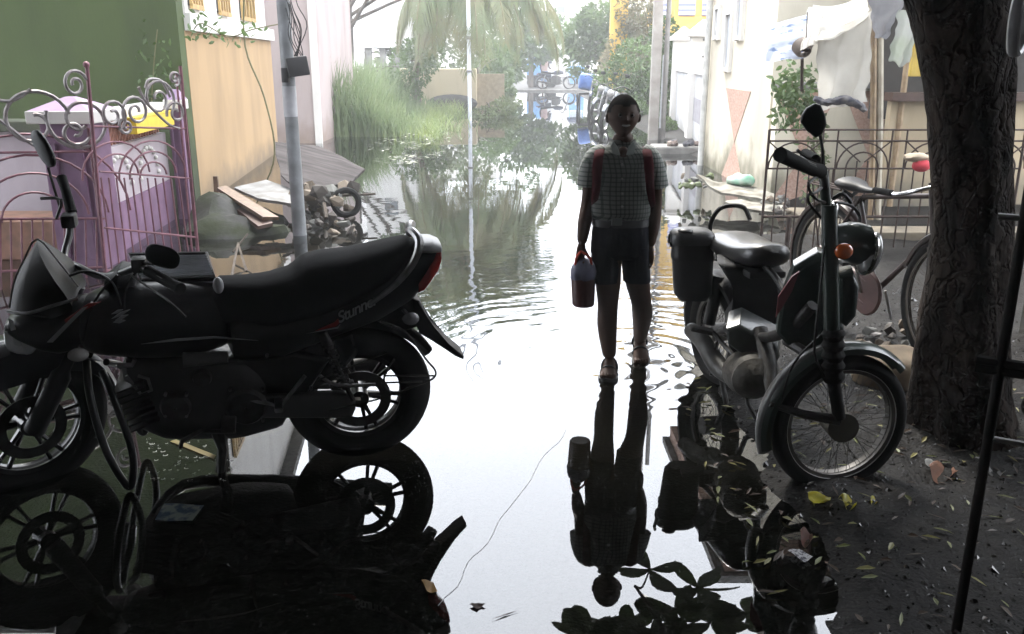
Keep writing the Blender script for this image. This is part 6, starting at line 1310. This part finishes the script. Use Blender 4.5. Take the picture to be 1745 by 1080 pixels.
# blue covered load
c = P(1002, 140, 27.5); bm = B(); box(bm, c, (.54,.55,.46), Matrix.Rotation(.12,3,'Y'), bev=.09)
bmesh.ops.subdivide_edges(bm, edges=bm.edges[:], cuts=2)
for v in bm.verts: v.co += V((noise.noise(v.co*5), noise.noise(v.co*5+V((3,0,0))), noise.noise(v.co*4)))*.05
cv = thing('handcart', 'cart with a bundle under bright blue sheet left of the bushes', 'cart', (c.x, 27.5, 0)); obj('blue_cover', bm, mat('blue_sheet', (.06,.15,.42), (.035,.09,.28), scale=6, rough=.45), cv, angle=70)
bm = B(); box(bm, (c.x, 27.5, c.z-.33), (.6,.7,.05)); 
for sx in (-1, 1):
    tube(bm, [(c.x+sx*.26,27.3,c.z-.33), (c.x+sx*.26,27.3,-.05)], .03, 6)
obj('frame', bm, dark_metal, cv)
for sx in (-1, 1): bm = B(); disc_ring(bm, (c.x+sx*.3,27.6,.22), (1,0,0), .22, [(.025*math.cos(k*math.pi/3), .02*math.sin(k*math.pi/3)) for k in range(6)], 24); [tube(bm, [(c.x+sx*.3,27.6,.22), (c.x+sx*.3,27.6+.22*math.cos(a),.22+.22*math.sin(a))], .008, 4) for a in [k*math.pi/4 for k in range(8)]]; obj('wheel', bm, rubber, cv)
# small blue truck
ta = P(900,140,46); tb_ = P(946,140,46); cx_ = (ta.x+tb_.x)/2; tk = thing('truck', 'small light blue pickup truck behind the far motorcycle', 'truck', (cx_, 46.6, .05)); zz = lambda py: P(900,py,46).z
blue_p = mat('light_blue_paint', (.16,.36,.66), rough=.4)
bm = B(); box(bm, (ta.x+.42, 46.7, (zz(98)+zz(128))/2), (.95,1.3,zz(98)-zz(128)), bev=.03); obj('load_bed', bm, blue_p, tk)
bm = B(); box(bm, (ta.x+.45, 46.7, zz(132)), (1.0,1.2,.22), bev=.02); obj('chassis', bm, black_plastic, tk)
bm = B(); poly_prism(bm, [P(x, y, 46.7) for x, y in ((921,130),(921,98),(926,90),(940,90),(946,112),(946,132))], V((0,1,0)), 1.3, bev=.04); cb = obj('cab', bm, mat('white_paint', (.6,.6,.62), rough=.35), tk)
bm = B(); poly_prism(bm, [P(x, y, 46.0) for x, y in ((926,108),(927,95),(938,95),(941,108))], V((0,1,0)), .02); obj('window', bm, dark_glass, cb)
for px in (908, 938): c = P(px,140,46.1); bm = B(); disc_ring(bm, (c.x,46.1,.30), (0,1,0), .14, [(-.14,-.06),(.14,-.08),(.16,0),(.14,.08),(-.14,.06)], 24); obj('wheel', bm, rubber, tk)
# blue auto rickshaw
ra = P(969,140,47); rb_ = P(994,140,47); cx_ = (ra.x+rb_.x)/2; w_ = rb_.x-ra.x; rk = thing('auto_rickshaw', 'blue three wheeled rickshaw seen from the front at the street end', 'rickshaw', (cx_, 47.3, .05)); zr = lambda py: P(970,py,47).z
bm = B(); body(bm, [(0,0),(1,0)], [(0,0),(1,0)], [(0,.1),(1,.1)]) if False else None
loft(bm, [[V((cx_+x*w_/2*k, 47.3+y*.9, z)) for x, y in ((-1,-1),(1,-1),(1,1),(-1,1))] for z, k in ((.22,.9),(.5,1.0),(zr(112),1.0))]); obj('body', bm, blue_p, rk, smooth=False)
bm = B(); loft(bm, [[V((cx_+x*w_/2*k, 47.3+y*.9*k, z)) for x, y in ((-1,-1),(1,-1),(1,1),(-1,1))] for z, k in ((zr(96),1.02),(zr(91),.98),(zr(88),.8))]); obj('hood', bm, mat('dark_hood', (.04,.05,.09), rough=.7), rk, smooth=False)
for s in (-1, 1): bm = B(); tube(bm, [(cx_+s*w_*.47,46.5,zr(112)), (cx_+s*w_*.45,46.6,zr(95))], .03, 6); obj('pillar', bm, blue_p, rk)
bm = B(); box(bm, (cx_, 46.52, (zr(100)+zr(110))/2), (w_*.8,.02,zr(100)-zr(110))); obj('windscreen', bm, mat('pale_glass', (.5,.55,.6), rough=.1), rk, smooth=False)
for x, y in ((0,46.45),(-.3,47.9),(.3,47.9)): bm = B(); disc_ring(bm, (cx_+x,y,.24), (1,0,0), .12, [(-.12,-.04),(.1,-.05),(.12,0),(.1,.05),(-.12,.04)], 20); obj('wheel', bm, rubber, rk)
bm = B(); ball(bm, (cx_, 46.38, .75), (.09,.05,.09)); obj('headlight', bm, glass_lamp, rk)
# person beside the far motorcycle
Yp = 43.9; pq = lambda px, py, dy=0: P(px, py, Yp+dy)
fp_ = thing('person', 'distant person in pale clothes standing behind the far dark motorcycle', 'person', pq(928,152))
hgt = 1.55; x0 = pq(928,120).x; S = lambda x, y, z: V((x0+x, Yp+y, z))
JJ = [S(0,0,.86),S(0,0,1.05),S(0,0,1.26),S(0,0,1.38),S(-.16,0,1.27),S(-.2,0,1.02),S(-.14,-.12,.86),S(.16,0,1.27),S(.21,-.05,1.04),S(.3,-.16,.98),S(-.08,0,.8),S(-.09,0,.45),S(-.09,0,.08),S(-.09,-.12,.06),S(.08,0,.8),S(.10,0,.45),S(.10,0,.08),S(.10,-.12,.06)]
bm = B(); add_mesh(bm, skin_mesh([tuple(v) for v in JJ], [(0,1),(1,2),(2,3),(2,4),(4,5),(5,6),(2,7),(7,8),(8,9),(0,10),(10,11),(11,12),(12,13),(0,14),(14,15),(15,16),(16,17)], [.11,.1,.11,.05,.055,.04,.03,.055,.04,.03,.08,.055,.04,.03,.08,.055,.04,.03], 1)); head(bm, S(0,-.01,1.50), .21); obj('body', bm, skin_m, fp_, angle=80)
bm = B(); loft(bm, [ell(S(0,0,z), hw, .12, 20) for z, hw in ((.82,.15),(.95,.145),(1.15,.16),(1.3,.17),(1.36,.09))]); obj('shirt', bm, mat('pale_pink_shirt', (.42,.30,.28), rough=.8), fp_)
bm = B(); loft(bm, [ell(S(0,0,z), hw, .13, 20) for z, hw in ((.35,.19),(.6,.18),(.88,.155))]); obj('wrap', bm, mat('blue_wrap', (.12,.2,.36), rough=.8), fp_)
bm = B(); vs_ = ball(bm, S(0,.01,1.53), (.078,.092,.09)); bmesh.ops.delete(bm, geom=[v for v in bm.verts if v.co.z < 1.5 and v.co.y < Yp+.03], context='VERTS'); obj('hair', bm, hair_m, fp_)
# kerb strip at the far end
bm = B(); box(bm, (1.2, 42.35, .02), (9, .4, .12), bev=.02); tag(obj('road', bm, grey_conc, smooth=False), kind='structure')
# ================================================================ SMALL THINGS ON THE GROUND AND WATER
def gz(x, y): return ground_z(x, y)
random.seed(90); vs = []; fs = []
for i in range(15000):
    y = 1.6+random.random()**1.2*4.2; x = shore(y)+.0+random.random()*2.2
    s = .0035*math.exp(random.gauss(0,.55))*(1 if random.random() < .985 else 4); z = gz(x, y); k = len(vs); rot_ = random.uniform(0,3)
    for (a, b, c_) in ((1,0,-.3),(.2,1,-.3),(-1,.3,-.3),(-.3,-1,-.3),(.3,.2,.6),(-.3,.1,.5)):
        vs.append((x+s*(a*math.cos(rot_)-b*math.sin(rot_))*random.uniform(.7,1.2), y+s*(a*math.sin(rot_)+b*math.cos(rot_))*random.uniform(.7,1.2), z+s*c_))
    fs += [(k,k+1,k+4),(k+1,k+5,k+4),(k+1,k+2,k+5),(k+2,k+3,k+5),(k+3,k+4,k+5),(k+3,k,k+4)]
tag(pydata('gravel', vs, fs, mat('wet_gravel', (.035,.032,.030), (.008,.0075,.007), scale=45, rough=.16)), 'wet dark gravel scattered on the muddy bank at right', 'gravel', kind='stuff')
random.seed(91)
leaf_ms = [leaf_mat('fallen_yellow', (.20,.19,.05), (.14,.12,.04), .1), leaf_mat('fallen_green', (.15,.17,.05), trans=.1), leaf_mat('fallen_brown', (.06,.035,.02), trans=.1)]
for mi, m in enumerate(leaf_ms):
    vs = []; fs = []
    for i in range((130, 110, 200)[mi]):
        y = 1.7+random.random()*2.6; x = shore(y)-.05+random.random()*1.7; z = max(gz(x, y), .002)+.006
        a = random.uniform(0, 6.28); leaf(vs, fs, V((x, y, z)), V((math.cos(a), math.sin(a), random.uniform(-.05,.25))), V((random.uniform(-.4,.4), random.uniform(-.4,.4), 1)), random.uniform(.03,.07), random.uniform(.008,.017), .3)
    tag(pydata('fallen_leaves', vs, fs, m), ['yellow narrow leaves littering the muddy bank', 'greenish narrow leaves littering the muddy bank', 'brown dead leaves littering the muddy bank'][mi], 'leaf litter', kind='stuff')
def flat_thing(name, label, cat, px4, m, z=None, t=.004, curl=.01):
    pts = []
    for x, y in px4:
        g = G(x, y); zz_ = max(gz(g.x, g.y), 0)+.012 if z is None else z; pts.append(G(x, y, zz_))
    bm = B(); patch(bm, pts[0], pts[1], pts[2], pts[3], 8, 6, lambda u, v: V((0,0,curl*(math.sin(u*5+v*3)+.4*math.sin(v*7)))), t); return tag(obj(name, bm, m, at=sum(pts,V())/4), label, cat)
yw_ = mat('yellow_wrapper', (.60,.56,.04), (.45,.40,.03), scale=20, rough=.3)
flat_thing('wrapper', 'larger yellow green wrapper under the moped front wheel', 'wrapper', [(1376,840),(1417,843),(1414,858),(1378,852)], yw_)
flat_thing('wrapper', 'crumpled yellow wrapper just right of the larger one', 'wrapper', [(1428,850),(1462,848),(1458,868),(1440,862)], yw_, curl=.02)
flat_thing('wrapper', 'tiny bright yellow scrap by the right side of the moped tyre', 'wrapper', [(1483,848),(1496,850),(1494,860),(1484,858)], yw_)
tg = flat_thing('label_card', 'small white printed card lying on the mud at lower right', 'card', [(1342,938),(1362,934),(1385,950),(1370,958)], mat('white_card', (.62,.62,.64), (.10,.10,.12), scale=90, rough=.5, lo=.42, hi=.5), curl=.003)
flat_thing('leaf', 'reddish brown crumpled scrap just above the white card', 'scrap', [(1362,905),(1384,903),(1386,925),(1366,930)], mat('red_brown_leaf', (.16,.06,.04), rough=.6), curl=.015)
flat_thing('shard', 'broken terracotta shard lying at the foot of the tree', 'shard', [(1580,795),(1622,788),(1632,812),(1590,822)], mat('terracotta_shard', (.24,.11,.06), (.16,.07,.04), scale=20, rough=.7), curl=.02, t=.012)
flat_thing('paper_scrap', 'white paper strip beside the terracotta shard', 'paper', [(1575,785),(1600,786),(1600,793),(1577,792)], mat('paper_white', (.5,.5,.48), rough=.6))
flat_thing('plastic_scrap', 'grey crumpled plastic lying right of the terracotta shard', 'plastic', [(1662,792),(1700,796),(1712,815),(1690,812)], mat('grey_scrap', (.28,.27,.26), rough=.5), curl=.025)
flat_thing('packet', 'pale floating packet with blue green print by the motorcycle reflection', 'packet', [(280,858),(348,860),(328,888),(264,886)], mat('printed_packet', (.30,.36,.33), (.05,.10,.16), scale=22, rough=.4, lo=.45, hi=.55), z=.004, curl=.002)
flat_thing('plank', 'yellowish stick floating below the motorcycle engine', 'stick', [(290,752),(300,748),(368,776),(364,782)], mat('yellow_wood', (.30,.24,.08), rough=.6), z=.004, t=.012, curl=.001)
c = G(812, 1032); vs = []; fs = []
flat_thing('leaf', 'brown dead leaf floating on the bright water at bottom centre', 'leaf', [(800,1030),(812,1026),(828,1030),(812,1038)], mat('dead_leaf', (.06,.03,.02), rough=.6), z=.005, t=.002, curl=.003)
flat_thing('twig', 'thin twig floating right of the brown leaf at bottom centre', 'twig', [(836,1056),(860,1046),(886,1039),(862,1048)], mat('dead_leaf', (1,1,1)), z=.004, t=.002, curl=.001)
flat_thing('leaf', 'yellow brown leaf floating beneath the motorcycle tail', 'leaf', [(718,988),(738,990),(746,1010),(728,1008)], mat('fallen_ochre', (.35,.2,.05), rough=.6), z=.004, t=.002, curl=.003)
bm = B(); th = []
for i in range(26): t = i/25; th.append(G(965-215*t+4*math.sin(t*23), 728+305*t+3*math.sin(t*31), .001))
tube(bm, th, .0009, 4); tag(obj('thread', bm, mat('floating_thread', (.5,.5,.5), rough=.6), at=th[0]), 'long thin thread floating on the bright water at bottom centre', 'thread')
random.seed(95); vs = []; fs = []
for i in range(60):
    g = G(random.uniform(250,400), random.uniform(748,820)); k = len(vs); a = random.uniform(0,6); s = random.uniform(.004,.011)
    for j in range(9): an_ = a+j*.45; vs += [(g.x+s*math.cos(an_), g.y+s*math.sin(an_), .0025), (g.x+s*.7*math.cos(an_), g.y+s*.7*math.sin(an_), .004)]
    fs += [(k+2*j, k+2*j+1, k+2*j+3, k+2*j+2) for j in range(8)]
tag(pydata('foam', vs, fs, mat('foam_white', (.45,.45,.42), rough=.3)), 'small curls of foam on the water under the motorcycle', 'foam', kind='stuff')

# ---- added fog volume imitating lens flare that pales the far street
hm = bpy.data.materials.new('flare_veil_mat'); hm.use_nodes = True; t_ = hm.node_tree; t_.nodes.remove(t_.nodes['Principled BSDF']); pv = t_.nodes.new('ShaderNodeVolumePrincipled')
pv.inputs['Color'].default_value = (.95,.97,1,1); pv.inputs['Density'].default_value = .0042; pv.inputs['Anisotropy'].default_value = .2; t_.links.new(pv.outputs[0], t_.nodes['Material Output'].inputs['Volume'])
bm = B(); box(bm, (0, 720, 4.8), (1300, 1660, 12.4)); tag(obj('flare_veil', bm, hm, smooth=False), kind='stuff')

# tell look-alike pieces apart: by their order along the heap
ordw = ['leftmost','second from left','third from left','fourth from left','fifth from left','sixth from left','seventh from left','eighth from left','ninth from left']
same = {}
for o in SC.objects:
    if o.parent is None and 'label' in o and 'group' in o: same.setdefault(o['label'], []).append(o)
for lab, lst in same.items():
    if len(lst) < 2: continue
    lst.sort(key=lambda o: o.location.x/max(.1, o.location.y))
    for i, o in enumerate(lst):
        o['label'] = lab+', '+('rightmost' if i == len(lst)-1 else ordw[min(i, 8)])
